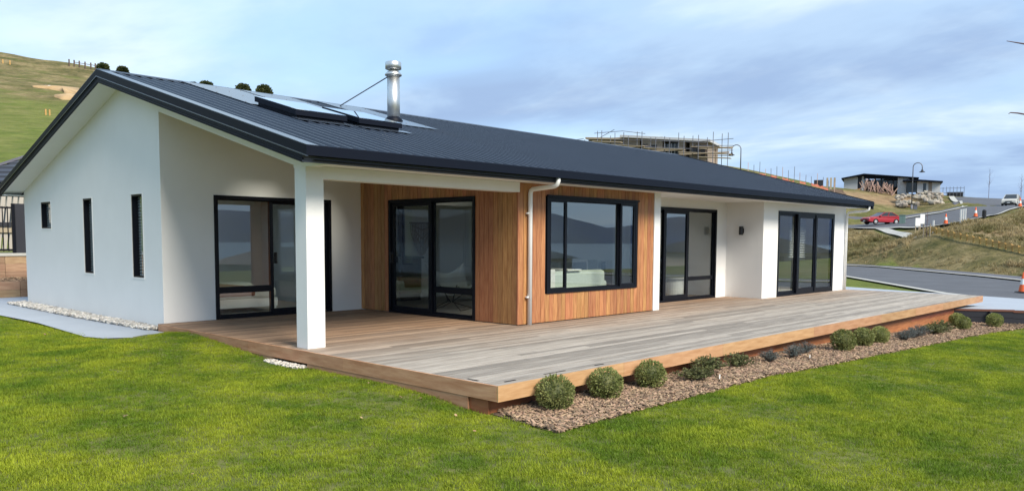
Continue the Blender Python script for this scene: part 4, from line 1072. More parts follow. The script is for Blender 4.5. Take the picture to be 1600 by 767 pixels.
# ================================================================== ROOM CONTENTS
bed = thing('bed', 'white bed with rust blanket seen through the porch door', 'bed', (1.75, 9.35, -.012), R(90))
MB().box(-.75,.75,-.95,1.05,.10,.26).build('base', M['white'], bed)
MB().box(-.74,.74,-.94,1.04,.26,.46).build('mattress', M['linen'], bed, bevel=.05)
MB().box(-.765,.765,-.5,.45,.30,.485).build('blanket', M['rust'], bed, bevel=.05)
mb = MB(); mb.box(.2,.80,-.99,-.4,.12,.50); mb.build('throw', M['linen'], bed, bevel=.06)
for x, y in ((-.7,-.9),(.7,-.9),(-.7,1.),(.7,1.)): MB().box(x-.03,x+.03,y-.03,y+.03,0,.1).build('leg', M['white'], bed)
for x in (-.36,.36): MB().ell((x,.8,.53), (.32,.2,.09), 12, 8).build('pillow', M['linen'], bed, smooth=True)
stove = thing('wood_stove', 'black wood burning stove behind the cedar side door', 'stove', (6.15, 9.05, -.012))
MB().box(-.32,.32,-.26,.26,.15,.95).build('body', M['black'], stove, bevel=.02)
MB().box(-.36,.36,-.3,.3,.95,.99).build('top', M['black'], stove); MB().box(-.3,.3,-.24,.24,0,.15).build('plinth', M['black'], stove)
MB().box(-.24,.24,-.275,-.262,.42,.84).build('door', M['cglass'], stove); MB().tube([(0,.08,.99),(0,.08,2.31)], .08, 14).build('flue_pipe', M['black'], stove, smooth=True)
hang = thing('macrame_hanging', 'cream knotted macrame hanging on the living room wall', 'wall hanging', (6.95, 9.37, 1.2))
MB().tube([(-.36,0,.55),(.36,0,.55)], .014, 8).build('rod', M['bark'], hang)
for k in range(15):
    x = -.33+k*.047; ln = .28+.5*math.cos(x/.36*1.35)
    mb = MB(); mb.tube([(x,-.012,.55),(x+.01*math.sin(k),-.02,.55-ln*.5),(x*.75,-.012,.55-ln)], .011, 5); mb.build('cord', M['plank'], hang)
for q in (.12,.28,.44):
    mb = MB(); mb.tube([(-.32+.5*q*.5,-.028,.55-q*.6),(0,-.03,.55-q*1.35),(.32-.25*q,-.028,.55-q*.6)], .016, 5); mb.build('knot_band', M['plank'], hang)
def sling_chair(loc, rz, label, m):
    t = thing('sling_chair', label, 'chair', loc, rz)
    mb = MB(); nu, nv = 8, 10
    for i in range(nv+1):
        f = i/nv
        for j in range(nu+1):
            g = j/nu-.5; w = .62+.16*abs(f-.45)*2
            yy = -.36+.72*f; zz = .42-.16*math.sin(f*math.pi*.75)+.72*max(0, f-.35)**1.25+.22*(g*2)**2*(.6+.4*f)
            mb.v.append((g*w, yy, zz))
    mb.f = [(i*(nu+1)+j, i*(nu+1)+j+1, (i+1)*(nu+1)+j+1, (i+1)*(nu+1)+j) for i in range(nv) for j in range(nu)]
    o = mb.build('sling_seat', m, t, smooth=True); sd = o.modifiers.new('thick', 'SOLIDIFY'); sd.thickness = .03
    for sx in (-1,1):
        MB().tube([(sx*.36,-.36,.46),(sx*.05,.05,.16),(sx*.34,.34,0)], .011, 6).build('frame_leg', M['black'], t)
        MB().tube([(sx*.38,.36,.92),(sx*.02,.0,.14),(sx*.34,-.34,0)], .011, 6).build('frame_leg', M['black'], t)
        MB().tube([(sx*.34,-.34,.005),(sx*.34,.34,.005)], .011, 6).build('frame_foot', M['black'], t)
    MB().box(-.22,.22,.02,.14,.36,.70).build('cushion', M['grey_fab'], t, bevel=.05)
    return t
sling_chair((5.35, 6.55, -.012), R(115), 'cream sling chair with patterned cushion behind the cedar side door', M['linen'])
sling_chair((14.7, 6.2, -.012), R(-60), 'white sling chair behind the triple sliding door', M['linen'])
def sofa(loc, rz, w, m, label, name='sofa', throw=False):
    t = thing(name, label, 'sofa', loc, rz)
    MB().box(-w/2,w/2,-.42,.42,.14,.42).build('seat_base', m, t, bevel=.05)
    MB().box(-w/2,w/2,.24,.46,.40,.82).build('backrest', m, t, bevel=.07)
    for sx in (-1,1): MB().box(sx*w/2-.09,sx*w/2+.09,-.42,.44,.14,.62).build('arm', m, t, bevel=.06)
    for sx in (-1,1):
        for y in (-.36,.36): MB().box(sx*(w/2-.08)-.025,sx*(w/2-.08)+.025,y-.025,y+.025,0,.14).build('leg', M['tan'], t)
    for k in range(2): MB().box(-w/2+.1+k*(w-.2)/2+.01,-w/2+.1+(k+1)*(w-.2)/2-.01,-.40,.24,.42,.54).build('seat_cushion', m, t, bevel=.05)
    return t
s_ = sofa((6.15, 4.55, -.012), R(180)+R(0), 2.0, M['sage'], 'pale sage sofa with its back to the cedar window')
s_.rotation_euler[2] = math.pi
MB().box(-.2,.2,-.46,.5,.815,.845).build('throw', M['linen'], s_, bevel=.01); MB().box(.55,.98,.462,.50,.3,.86).build('throw', M['linen'], s_, bevel=.02)
tb = thing('console_table', 'white slab leg table behind the sage sofa', 'table', (8.9, 7.0, -.012))
MB().box(-.9,.9,-.4,.4,.86,.92).build('top', M['linen'], tb)
for sx in (-1,1): MB().box(sx*.87-.03,sx*.87+.03,-.4,.4,0,.86).build('leg', M['linen'], tb)
def stool(loc, label):
    t = thing('bar_stool', label, 'stool', loc, 0, 'stools under the white table')
    MB().lathe([(.15,.62),(.17,.64),(.17,.66),(.15,.67)], 16).build('seat', M['linen'], t)
    for a in range(4): MB().tube([(.1*math.cos(a*1.57+.78),.1*math.sin(a*1.57+.78),.63),(.2*math.cos(a*1.57+.78),.2*math.sin(a*1.57+.78),0)], .013, 6).build('leg', M['linen'], t)
stool((9.1, 6.45, -.012), 'left white stool under the white table'); stool((9.6, 6.5, -.012), 'right white stool under the white table')
s2 = sofa((11.3, 7.2, -.012), R(-90), 1.9, M['grey_fab'], 'grey sofa with cushions seen through the recess door')
for k, x in enumerate((-.5,.1,.55)): MB().box(x-.2,x+.2,.10,.24,.54,.86).build('cushion', M['linen'] if k % 2 else M['sage'], s2, bevel=.05)
st = thing('side_table', 'round pale side table inside the recess door', 'table', (11.6, 5.3, -.012)); MB().lathe([(.2,0),(.2,.44),(.26,.45),(.26,.48)], 20).build('drum', M['linen'], st)
s3 = sofa((14.1, 5.0, -.012), R(180), .8, M['sage'], 'olive armchair behind the left pane of the triple door', 'armchair'); s3['category'] = 'armchair'
cab = thing('sideboard', 'dark low sideboard behind the triple sliding door', 'cabinet', (16.2, 7.9, -.012)); MB().box(-.8,.8,-.22,.22,.1,.75).build('carcass', M['tan'], cab); MB().box(-.78,.78,-.225,-.221,.12,.73).build('front', M['black'], cab); MB().box(-.7,.7,-.2,.2,0,.1).build('plinth', M['black'], cab)
bl = thing('venetian_blind', 'white slatted blind inside the triple sliding door', 'blind', (14.98, 3.75, 0))
for k in range(26): piece('slat', M['blind'], bl, (0, 0, .95+k*.045), (1.0, .04, .004)).rotation_euler = (R(28), 0, 0)
piece('head_rail', M['blind'], bl, (0, 0, 2.14), (1.0, .05, .05))

# ================================================================== BACKGROUND, RIGHT
def gp(u, d):
    """ground point below photo column u at distance d"""
    p = at(u, 375, d); return Vector((p.x, p.y, h1(p.x, p.y)))
def facing(p, turn=0):
    """rotation that turns local -Y towards the camera from p"""
    return math.atan2(p[1]-CAM[1], p[0]-CAM[0]) - math.pi/2 + turn
def make_car(name, label, p, rz, paint, hatch=False):
    t = thing(name, label, 'car', p, rz)
    # side outline: x forward, z up
    if hatch: low = [(-2.1,.42),(-2.12,.80),(-2.0,.98),(1.05,.98),(1.75,.86),(2.05,.72),(2.12,.42)]; cab = [(-2.02,.97),(-1.75,1.52),(.1,1.56),(1.02,.97)]
    else: low = [(-2.25,.40),(-2.28,.72),(-2.2,.93),(-1.2,.95),(.98,.92),(1.9,.80),(2.2,.66),(2.26,.40)]; cab = [(-1.72,.94),(-.95,1.38),(.05,1.40),(1.02,.91)]
    def shell(outline, widths, nm, m):
        """closed shell: half widths given for five lanes across"""
        mb = MB(); n = len(outline); lanes = [(-1,.0),(-.94,.035),(0,.05),(.94,.035),(1,.0)]
        for ly, dz in lanes:
            for (x, z) in outline:
                w = widths(x, z); mb.v.append((x, ly*w, z + (dz if z > .6 else 0)))
        for k in range(len(lanes)-1):
            mb.f += [(k*n+i, k*n+(i+1) % n, (k+1)*n+(i+1) % n, (k+1)*n+i) for i in range(n)]
        mb.f += [tuple(range(n))[::-1], tuple((len(lanes)-1)*n+i for i in range(n))]
        return mb.build(nm, m, t, bevel=.03)
    # wheel arches are cut into the lower outline
    def arch(cx):
        return [(cx+.36*math.cos(a), .30+.36*math.sin(a)) for a in [math.pi*k/7 for k in range(8)]]
    base = [low[-1], (1.75,.28)] + [(x, max(z,.28)) for x, z in arch(1.35)] + [(-.95,.26)] + [(x, max(z,.28)) for x, z in arch(-1.35)] + [(-1.8,.28)]
    body = shell(low + base[1:], lambda x, z: .86 - .10*max(0, abs(x)-1.7), 'body', paint)
    gh = shell(cab, lambda x, z: .80 - .26*max(0, z-.93), 'windows', M['cglass'])
    r0, r1 = cab[1], cab[2]
    MB().box(r0[0]-.06, r1[0]+.06, -.66, .66, r0[1]-.0+.03, r1[1]+.055).build('roof_panel', paint, t, bevel=.03)
    for sy in (-1, 1):
        mb = MB()
        for a, b in ((cab[0], cab[1]), (cab[2], cab[3]), (((cab[1][0]+cab[2][0])/2-.05, cab[1][1]), ((cab[0][0]+cab[3][0])/2+.1, .95))):
            mb.bar((a[0], sy*(.81-.26*max(0,a[1]-.93)), a[1]), (b[0], sy*(.81-.26*max(0,b[1]-.93)), b[1]), .07, .05)
        mb.build('pillars', paint, t)
        MB().box(.70,.86, sy*.84, sy*.98, .93, 1.05).build('mirror', paint, t, bevel=.02)
        for x in (-1.35, 1.35):
            w = MB(); prof = [(.20,-.1),(.30,-.1),(.32,-.06),(.32,.06),(.30,.1),(.20,.1)]
            w.lathe(prof, 20); o = w.build('tyre', M['tyre'], t, smooth=False); o.rotation_euler = (math.pi/2, 0, 0); o.location = (x, sy*.78, .32)
            h = MB(); h.lathe([(.19,-.09),(.21,-.09),(.21,.09),(.12,.105),(.03,.11)], 20); q = h.build('hub', M['chrome'], t); q.rotation_euler = (-sy*math.pi/2, 0, 0); q.location = (x, sy*.785, .32)
        fx = low[-2][0]
        MB().box(fx-.22, fx-.02, sy*.50, sy*.80, .60, .74).build('headlight', M['lens'], t, bevel=.02)
        MB().box(low[1][0]-.01, low[1][0]+.14, sy*.52, sy*.82, .66, .82).build('tail_light', M['red'], t)
    fx = low[-1][0]
    MB().box(fx-.10, fx+.03, -.55, .55, .36, .50).build('lower_grille', M['black'], t); MB().box(fx-.08, fx+.0, -.38, .38, .56, .66).build('grille', M['black'], t)
    MB().box(fx+.031, fx+.036, -.18, .18, .40, .49).build('number_plate', M['sign'], t)
    return t
p = gp(1376, 87); p.z += .16
make_car('parked_car', 'red sedan parked on the hillside road above the bank', p, facing(p)-math.pi+R(36), M['red']).scale = (.92,.92,.92)
p = at(1579.5, 325.5, 105); g = h1(p.x, p.y); make_car('parked_car', 'pale silver hatchback facing downhill on the upper road', (p.x, p.y, g+.17), facing(p)-math.pi/2-R(8), M['silver'], True)
p = at(1612, 325, 112); make_car('parked_car', 'silver car cut off by the right edge of the photo', (p.x, p.y, h1(p.x, p.y)+.1), facing(p)-math.pi/2, M['silver'], True)

def street_lamp(u, vbase, d, H, side, label):
    b = at(u, vbase, d); z = h1(b.x, b.y); t = thing('street_lamp', label, 'street lamp', (b.x, b.y, z), facing(b), 'swan neck street lamps'); H += b.z-z
    MB().tube([(0,0,-.3),(0,0,1.1)], .13, 10).build('base', M['scaf'], t, smooth=True)
    r = .58; pts = [(0,0,1.1),(0,0,H-r)] + [(side*(r-r*math.cos(a)), 0, H-r+r*math.sin(a)) for a in [math.pi*k/12 for k in range(1,13)]] + [(side*2*r, 0, H-r-.45)]
    MB().tube(pts, [.085]+[.06]*(len(pts)-1), 8).build('swan_neck', M['scaf'], t, smooth=True)
    MB().lathe([(.06,.32),(.13,.28),(.16,.12),(.36,.02),(.40,-.04),(.38,-.05)], 16, (side*2*r, 0, H-r-.72)).build('bell_shade', M['black'], t, smooth=True)
    return t
street_lamp(1424, 332, 114, 7.0, 1, 'tall swan neck street lamp in front of the unfinished house')
street_lamp(1157, 266, 105, 3.3, -1, 'swan neck street lamp rising behind the roof by the scaffolding')
street_lamp(866.5, 222, 130, 3.2, -1, 'small distant street lamp on the roof skyline left of the scaffolding') if False else None

# unfinished house with dark flat roofs
hp = gp(1388, 134); hp.z = at(1388, 306, 134).z
uh = thing('unfinished_house', 'grey panel house with dark mono pitch roofs under construction on the hill', 'house', hp, facing(hp))
def ub(nm, m, *b): return MB().box(*b).build(nm, m, uh)
S = 134/FPX      # metres per photo pixel there
X_ = lambda u: (u-1388)*S
Z_ = lambda v: (306-v)*S
ub('wall', M['panel'], X_(1321), X_(1341), 0, 6, -1.2, Z_(276)); ub('wall', M['dark_wall'], X_(1341), X_(1347), .2, 6, -1, Z_(272.5))
ub('wall', M['panel'], X_(1347), X_(1351), 0, 6, -1, Z_(275)); ub('wall', M['panel'], X_(1398), X_(1414), -.3, 6, -1.2, Z_(279)); ub('back_wall', M['panel'], X_(1351), X_(1410), 5, 6, -1, Z_(279))
ub('wall', M['panel'], X_(1425), X_(1440), -1.2, 5, -1.4, Z_(286)); ub('wall', M['brickpanel'], X_(1440), X_(1445), -1.1, 5, -1.4, Z_(287)); ub('wall', M['panel'], X_(1445), X_(1456), -1.2, 5, -1.4, Z_(287))
for u in (1357, 1366, 1375, 1384, 1392): ub('column', M['dark_wall'], X_(u)-.12, X_(u)+.12, .3, .54, -.6, Z_(279))
ub('window', M['cglass'], X_(1352), X_(1397), 1.2, 1.3, Z_(292), Z_(280)); ub('window', M['cglass'], X_(1410), X_(1424), -.6, -.5, Z_(302), Z_(287)); ub('window', M['cglass'], X_(1433), X_(1437), -1.25, -1.21, Z_(303), Z_(289))
for pts, y0, y1 in (([(1317.5,277.5),(1350,271.5),(1427,279.5),(1427,281),(1350,273.5),(1317.5,279.5)], -1, 7), ([(1350,273.6),(1398,279),(1398,281.4),(1350,279)], -.3, .1), ([(1405,283.5),(1425,283.2),(1459,286.5),(1459,288.6),(1425,286),(1405,286)], -2, 6)):
    MB().prism([(X_(u), Z_(v)) for u, v in pts], P_y, y0, y1).build('roof_slab', M['trim'], uh)
# timber framing stacked before it
rs = random.Random(4)
fr = thing('formwork_frames', 'row of leaning pink timber props before the unfinished house', 'timber', tuple(hp), facing(hp))
for k in range(44):
    u = 1349+k*1.18+rs.uniform(-.6,.6) if k < 40 else 1446+(k-40)*2.5
    y = -3.4-rs.uniform(0,1.6); zb = Z_(298+.16*(u-1349))-.1-(.008*(u-1349))
    piece('prop', M['pink_wood'], fr, (X_(u), y, zb+.75+rs.uniform(-.2,.3)), (.11,.11,1.7+rs.uniform(-.5,.7))).rotation_euler = (rs.uniform(-.3,.3), rs.uniform(-.75,.75), 0)
for k in range(10): piece('rail', M['pink_wood'], fr, (X_(1352+k*5), -2.4-rs.uniform(0,.8), Z_(299+.8*k)-.1), (2.2,.1,.1)).rotation_euler = (0, rs.uniform(-.15,.35), 0)
ts = thing('timber_stack', 'yellow timber bundle on the slope left of the pink props', 'timber', tuple(hp), facing(hp))
for k in range(5): piece('plank', M['yellow_wood'], ts, (X_(1338)+rs.uniform(-.1,.1), -3.+k*.22, Z_(299.5)+.12*(k % 3)), (1.7,.2,.11)).rotation_euler = (0, -.12, 0)
# mesh site enclosure right of it
ep = gp(1480, 136); ep.z = at(1480, 309, 136).z
en = thing('site_enclosure', 'dark mesh site fence enclosure beside the unfinished house', 'fence', ep, facing(ep))
S2 = 136/FPX
for k in range(11): piece('post', M['scaf'], en, ((1452+k*4.8-1480)*S2, -.2 if k > 4 else 1.2, .5), (.07,.07,2.6+.0*k))
for z in (-.6, .1, .8, 1.6): piece('rail', M['scaf'], en, ((1476-1480)*S2, .4, z), (48*S2, .05, .06))
piece('screen', M['dark_wall'], en, ((1488-1480)*S2, .6, .2), (22*S2, .05, 1.5)); piece('slab', M['sign'], en, ((1465-1480)*S2, 0.2, -.75), (22*S2, 1.6, .7)); piece('slab', M['trim'], en, ((1497-1480)*S2, 0, -.9), (40*S2, 2, .35))
# boulder wall
bw = thing('boulder_wall', 'stacked pale boulders below the unfinished house', 'rock wall')
for k in range(60):
    u = 1402+rs.random()*72; f = rs.random(); d_ = 118+6*f; p = at(u, 324-17*f-.06*(u-1402)-3*math.sin((u-1402)/72*3.1), d_); s = rs.uniform(.25,.6)
    o = MB().ell((0,0,0), (s, s*.8, s*.65), 7, 5, .22).build('boulder', M['rock'], bw, loc=p); o.rotation_euler = (0, 0, rs.uniform(0,6))
# scaffolded building behind the roof
sp_ = gp(1020, 108); sp_.z = at(1020, 262, 108).z
S3 = 108/FPX; ang = facing(sp_, R(-16))
sb = thing('scaffolded_building', 'half built tan block house wrapped in scaffolding on the skyline', 'house', sp_, ang)
XX = lambda u: (u-1020)*S3*1.04
ZZ = lambda v: (262-v)*S3
def bb(nm, m, u0, u1, y0, y1, v1, v0): return MB().box(XX(u0), XX(u1), y0, y1, ZZ(v1), ZZ(v0)).build(nm, m, sb)
bb('wall', M['brickpanel'], 912, 972, 1, 6, 268, 212); bb('wall', M['brickpanel'], 972, 996, .4, 6, 268, 214); bb('wall', M['brickpanel'], 1000, 1032, 0, 6, 268, 216); bb('wall', M['brickpanel'], 1056, 1066, 0, 6, 270, 220); bb('wall', M['brickpanel'], 1072, 1098, .3, 6, 275, 224); bb('back_wall', M['brickpanel'], 1000, 1100, 5, 6, 275, 226)
bb('window', M['cglass'], 1032, 1056, .6, .7, 262, 226); bb('window', M['cglass'], 975, 990, .35, .399, 236, 226)
for a_, b_, c_, d2 in ((920,930,236,222),(936,946,238,224),(1003,1010,240,226),(1014,1024,241,228),(1076,1084,246,233),(1089,1095,248,236)): bb('opening', M['dark_wall'], a_, b_, -.08 if a_ > 990 else .9, -.02 if 990 < a_ < 1050 else (.99 if a_ < 990 else .28), c_, d2)
for k in range(5): bb('mullion', M['panel'], 1034+k*5, 1034.8+k*5, .5, .59, 262, 226)
MB().prism([(XX(908),ZZ(209.5)),(XX(975),ZZ(214.5)),(XX(975),ZZ(217)),(XX(908),ZZ(212.5))], P_y, .5, 7).build('roof_slab', M['plank'], sb)
MB().prism([(XX(968),ZZ(210.5)),(XX(1104),ZZ(224.5)),(XX(1104),ZZ(228)),(XX(968),ZZ(214))], P_y, -.6, 7).build('roof_slab', M['panel'], sb)
for a, b, v in ((960,1010,228),(1000,1062,236),(1060,1130,243),(1085,1135,236)): bb('floor_edge', M['plank'], a, b, -.2, .0, v+2.2, v)
sc_ = thing('scaffolding', 'grey tube scaffolding with planks round the half built house', 'scaffold', sp_, ang)
for k in range(24):
    u = 893+k*10.4; top = 200+.10*(u-893)+rs.uniform(-4,6) if u > 930 else 216; y = -1.2-.9*(k % 2)
    if u > 1060: top -= 3
    MB().tube([(XX(u),y,ZZ(275)),(XX(u)+.03,y,ZZ(top))], .045, 6).build('standard', M['scaf'], sc_)
for u0, v0, u1, v1 in ((893,216,913,214.5),(893,221,913,219),(930,207,975,206),(975,206,1010,212),(1010,222,1100,230),(960,218,1060,226),(1010,232,1100,240),(1085,228,1138,226),(1085,234,1138,236),(1085,241,1138,243),(1085,248,1138,251),(960,226,1020,232),(940,214,962,203)):
    MB().tube([(XX(u0),-1.3,ZZ(v0)),(XX(u1),-1.3,ZZ(v1))], .04, 6).build('ledger', M['scaf'], sc_)
for u0, u1, v in ((950,1010,229),(1010,1070,237),(1062,1136,246),(1080,1136,238),(1090,1136,253),(930,975,222)):
    piece('scaffold_board', M['plank'], sc_, ((XX(u0)+XX(u1))/2, -1.65, ZZ(v)), (XX(u1)-XX(u0), .9, .08)).rotation_euler = (0, .08, 0)
# orange safety fence on the skyline with pickets
sf = thing('safety_fence', 'orange netting safety fence on pickets along the skyline', 'fence')
nodes = [gp(u, 110.5) for u in range(1166, 1302, 9)]
for i, q in enumerate(nodes):
    MB().tube([q-Vector((0,0,.3)), q+Vector((rs.uniform(-.1,.1),0,1.1+rs.random()*1.1))], .035, 5).build('picket', M['scaf'] if i % 3 else M['pink_wood'], sf)
for a, b in zip(nodes, nodes[1:]):
    sag = rs.uniform(.0,.25); h_ = rs.uniform(.2,.45)
    if rs.random() < .2: continue
    n_ = Vector((b.y-a.y, a.x-b.x, 0)).normalized()*.02
    MB().add([a+n_+Vector((0,0,.05)), b+n_+Vector((0,0,.05)), b+n_+Vector((0,0,.05+h_)), (a+b)/2+n_+Vector((0,0,.05+h_-sag)), a+n_+Vector((0,0,.05+h_)),
              a-n_+Vector((0,0,.05)), b-n_+Vector((0,0,.05)), b-n_+Vector((0,0,.05+h_)), (a+b)/2-n_+Vector((0,0,.05+h_-sag)), a-n_+Vector((0,0,.05+h_))],
             [(0,1,2,3,4), (9,8,7,6,5), (0,5,6,1), (2,7,8,3), (3,8,9,4)]).build('netting', M['net'], sf)
q = gp(1278, 118); w_ = thing('site_hut', 'dark blue site hut with timber stacks on the skyline', 'hut', q, facing(q)); MB().box(-.8,.5,-.5,.5,-.2,1.2).build('body', M['dark_wall'], w_)
for k in range(3): MB().box(.9+k*.5,1.15+k*.5,-.4,.4,-.2,1.5).build('timber_post', M['plank'], w_)
q = gp(1304, 116); o = MB().ell((0,0,0), (1.6,1.2,.8), 12, 8, .14).build('spoil_heap', M['soil'], loc=q); tag(o, 'small heap of dark soil on the skyline', 'soil heap')

# timber retaining wall on the bank
tw = thing('timber_retaining_wall', 'new yellow pine retaining wall stepping down the bank', 'wall')
la = TWALL
for (a, b) in zip(la, la[1:]):
    n_ = 4
    for k in range(n_):
        t0, t1 = k/n_, (k+1)/n_; P0 = at(*[a[i]+(b[i]-a[i])*t0 for i in range(3)]); P1 = at(*[a[i]+(b[i]-a[i])*t1 for i in range(3)])
        zt = P0.z+.1; an = math.atan2(P1.y-P0.y, P1.x-P0.x); L_ = (Vector((P1.x,P1.y,0))-Vector((P0.x,P0.y,0))).length; mid = (P0+P1)/2
        for j in range(2): piece('plank', M['yellow_wood'], tw, (mid.x, mid.y, zt-.08-j*.17), (L_*.98, .05, .16), an)
        piece('post', M['yellow_wood'], tw, (P0.x-.06, P0.y-.05, zt-.17), (.1, .12, .42), an)
# cones
def cone(p, label, s=1.0):
    t = thing('traffic_cone', label, 'traffic cone', p, random.uniform(0, 1.5), 'orange traffic cones'); t.scale = (s,s,s)
    MB().box(-.2,.2,-.2,.2,0,.035).build('base', M['tyre'], t, bevel=.01); MB().lathe([(.15,.035),(.105,.30)], 18).build('lower_cone', M['orange'], t)
    MB().lathe([(.106,.30),(.072,.52)], 18).build('band', M['tape'], t); MB().lathe([(.072,.52),(.03,.76),(.02,.77)], 18).build('tip', M['orange'], t)
    return t
for u, d_, lab, s in ((1476.5,71.5,'orange cone left of the white posts on the upper road',1.2),(1522.5,75.5,'orange cone in the middle beside the upper road kerb',1.2),(1591,92,'orange cone right of the silver car',1.35),(1600,96,'orange cone at the right frame edge beyond the silver car',1.35)):
    q = gp(u, d_); q.z += .28; cone(q, lab, s)
q = at(1598, 458, 30.5); cone((q.x, q.y, zdrive(q.x, q.y) if q.x < 25 else -.56), 'large orange cone by the driveway at the right edge', 1.0)
# posts, signs, cabinet
for i, (u, d_, h_) in enumerate(((1457.5,70,1.0),(1499.5,72,1.1),(1503,72.2,1.1),(1506.5,72.4,1.1))):
    q = gp(u, d_); tag(MB().box(-.06,.06,-.06,.06,-.2,h_+.2).build('marker_post', M['tape'], loc=q), ['lone white marker post left of the cone','left white post of three by the road','middle white post of three by the road','right white post of three by the road'][i], 'post', 'white roadside posts')
q = gp(1536,76); tag(MB().lathe([(.16,0),(.18,.1),(.18,.75),(.1,.85)],10).build('bollard', M['black'], loc=q), 'short black bollard beside the upper road', 'bollard')
for u, v, d_, w, h_, lab in ((1434,349,74,.5,.75,'left white notice board leaning by the road'),(1441,347,75,.45,.9,'right taller white notice board by the road')):
    p = at(u, v, d_); g = h1(p.x, p.y); t = thing('notice_board', lab, 'sign', (p.x, p.y, g), facing(p, R(35)), 'white notice boards')
    MB().box(-w/2,w/2,-.03,.03,.5,.5+h_).build('board', M['sign'], t)
    for sx in (-.35,.35): MB().box(sx*w-.03,sx*w+.03,.031,.07,-.1,.55+h_*.6).build('leg', M['plank'], t)
q = gp(1408.5, 84); t = thing('utility_cabinet', 'green utility cabinet behind the red car', 'cabinet', q, facing(q)); MB().box(-.3,.3,-.25,.25,0,1.0).build('body', M['green_box'], t, bevel=.03); MB().box(-.33,.33,-.28,.28,1.0,1.06).build('lid', M['green_box'], t); MB().box(.02,.26,-.262,-.251,.1,.9).build('door', M['green_box'], t)
q = gp(1428, 113); t = thing('electrical_box', 'dark meter box at the street lamp foot', 'cabinet', q, facing(q)); MB().box(-.25,.25,-.2,.2,-.1,.9).build('body', M['scaf'], t, bevel=.02); MB().box(-.28,.28,-.23,.23,.9,.96).build('lid', M['scaf'], t)

# trees: bare saplings
def bare_tree(name, label, p, H, n, seed, m=M['twig'], spread=.25, stake=False):
    r_ = random.Random(seed); t = thing(name, label, 'tree', p, r_.uniform(0,6))
    MB().tube([(0,0,-.2),(r_.uniform(-.04,.04)*H*.2,0,H*.5),(0,0,H)], [.02*H**.5*.8,.014*H**.5,.004], 6).build('trunk', m, t)
    for k in range(n):
        z = H*r_.uniform(.35,.92); a = r_.uniform(0,6.28); l = H*spread*(1.1-z/H)*r_.uniform(.7,1.4)
        MB().tube([(0,0,z),(math.cos(a)*l*.5,math.sin(a)*l*.5,z+l*.55),(math.cos(a)*l*.8,math.sin(a)*l*.8,z+l*1.4)], [.008*H**.5,.005,.002], 5).build('branch', m, t)
    if stake:
        for sx in (-.25,.25): MB().box(sx-.03,sx+.03,-.03,.03,-.1,1.0).build('stake', M['plank'], t)
    return t
q = gp(1447.5, 62.5); bare_tree('sapling', 'thin staked sapling on the verge of the lower road', (q.x,q.y,q.z), 2.2, 8, 3, stake=True)
q = gp(1541.5, 128); bare_tree('bare_tree', 'bare leafless tree on the road skyline', (q.x,q.y,q.z), 5.0, 16, 5)
q = gp(1592, 112); bare_tree('bare_tree', 'bare leafless tree behind the silver car', (q.x,q.y,q.z), 4.4, 16, 8)
# bare tree just right of the frame whose two twigs reach in
tp = at(1668, 470, 13.0); tz = h1(tp.x, tp.y)
bt = thing('bare_tree', 'bare tree beyond the right edge with two twigs reaching into the sky', 'tree', (tp.x, tp.y, tz))
L0 = lambda u, v, d_=13.0: at(u, v, d_)-Vector((tp.x, tp.y, tz))
MB().tube([(0,0,-.2), L0(1670,300), L0(1664,150), L0(1672,-20)], [.07,.055,.04,.02], 8).build('trunk', M['bark'], bt, smooth=True)
MB().tube([L0(1667,196), L0(1625,183), L0(1590,177), L0(1579,176.2), L0(1576,178)], [.022,.016,.012,.009,.006], 6).build('branch', M['twig'], bt)
MB().tube([L0(1666,90), L0(1625,74), L0(1600,69), L0(1588,67), L0(1573,64.5)], [.022,.016,.012,.009,.005], 6).build('branch', M['twig'], bt)
MB().tube([L0(1668,240), L0(1710,190), L0(1730,120)], [.022,.014,.006], 6).build('branch', M['twig'], bt)
# grass on the bank
def bank_pts(n, poly, dens=1.0):
    xs_ = [p[0] for p in poly]; ys_ = [p[1] for p in poly]
    x = rng.uniform(min(xs_), max(xs_), n); y = rng.uniform(min(ys_), max(ys_), n); k = inpoly(x, y, poly); x, y = x[k], y[k]
    b, r = bearing(x, y); k = (b > 18) & (b < 38); x, y = x[k], y[k]
    return np.stack([x, y, hz(np.stack([x, y], -1))-.03], -1)
bp_ = bank_pts(42000, bank_poly)
# keep clear of the upper road, its crossing and the strip along the footpath
bsz = np.array([.45+.75*max(0, mnoise.noise((p[0]*.25, p[1]*.25, 8))+.45) for p in bp_])*rng.uniform(.6,1.25,len(bp_))
ff = np.array(FOOT_F[2:]); 
def dist_line(pts, L_):
    d_ = np.full(len(pts), 1e9)
    for a, b in zip(L_, L_[1:]):
        a, b = np.array(a[:2]), np.array(b[:2]); ab = b-a; t = np.clip(((pts[:,:2]-a)@ab)/(ab@ab), 0, 1); d_ = np.minimum(d_, np.linalg.norm(pts[:,:2]-a-t[:,None]*ab, axis=1))
    return d_
kk = (dist_line(bp_, FOOT_F) > .7) & (dist_line(bp_, [p[:2] for p in un]) > 1.2) & (dist_line(bp_, [p[:2] for p in pp]) > 1.8) & (dist_line(bp_, [at(u, v, d_-1.0)[:2] for u, v, d_ in TWALL]) > 1.5)
bsz = np.where(dist_line(bp_, FOOT_F) < 2.5, bsz*.5, bsz)
scatter('bank_grass', 'dry tussock grass covering the roadside bank', bp_[kk], [tuft(f'tussock_{i}', 26, .22, .42, .035, M['drygrass'], .9) for i in range(4)], bsz[kk], .15)

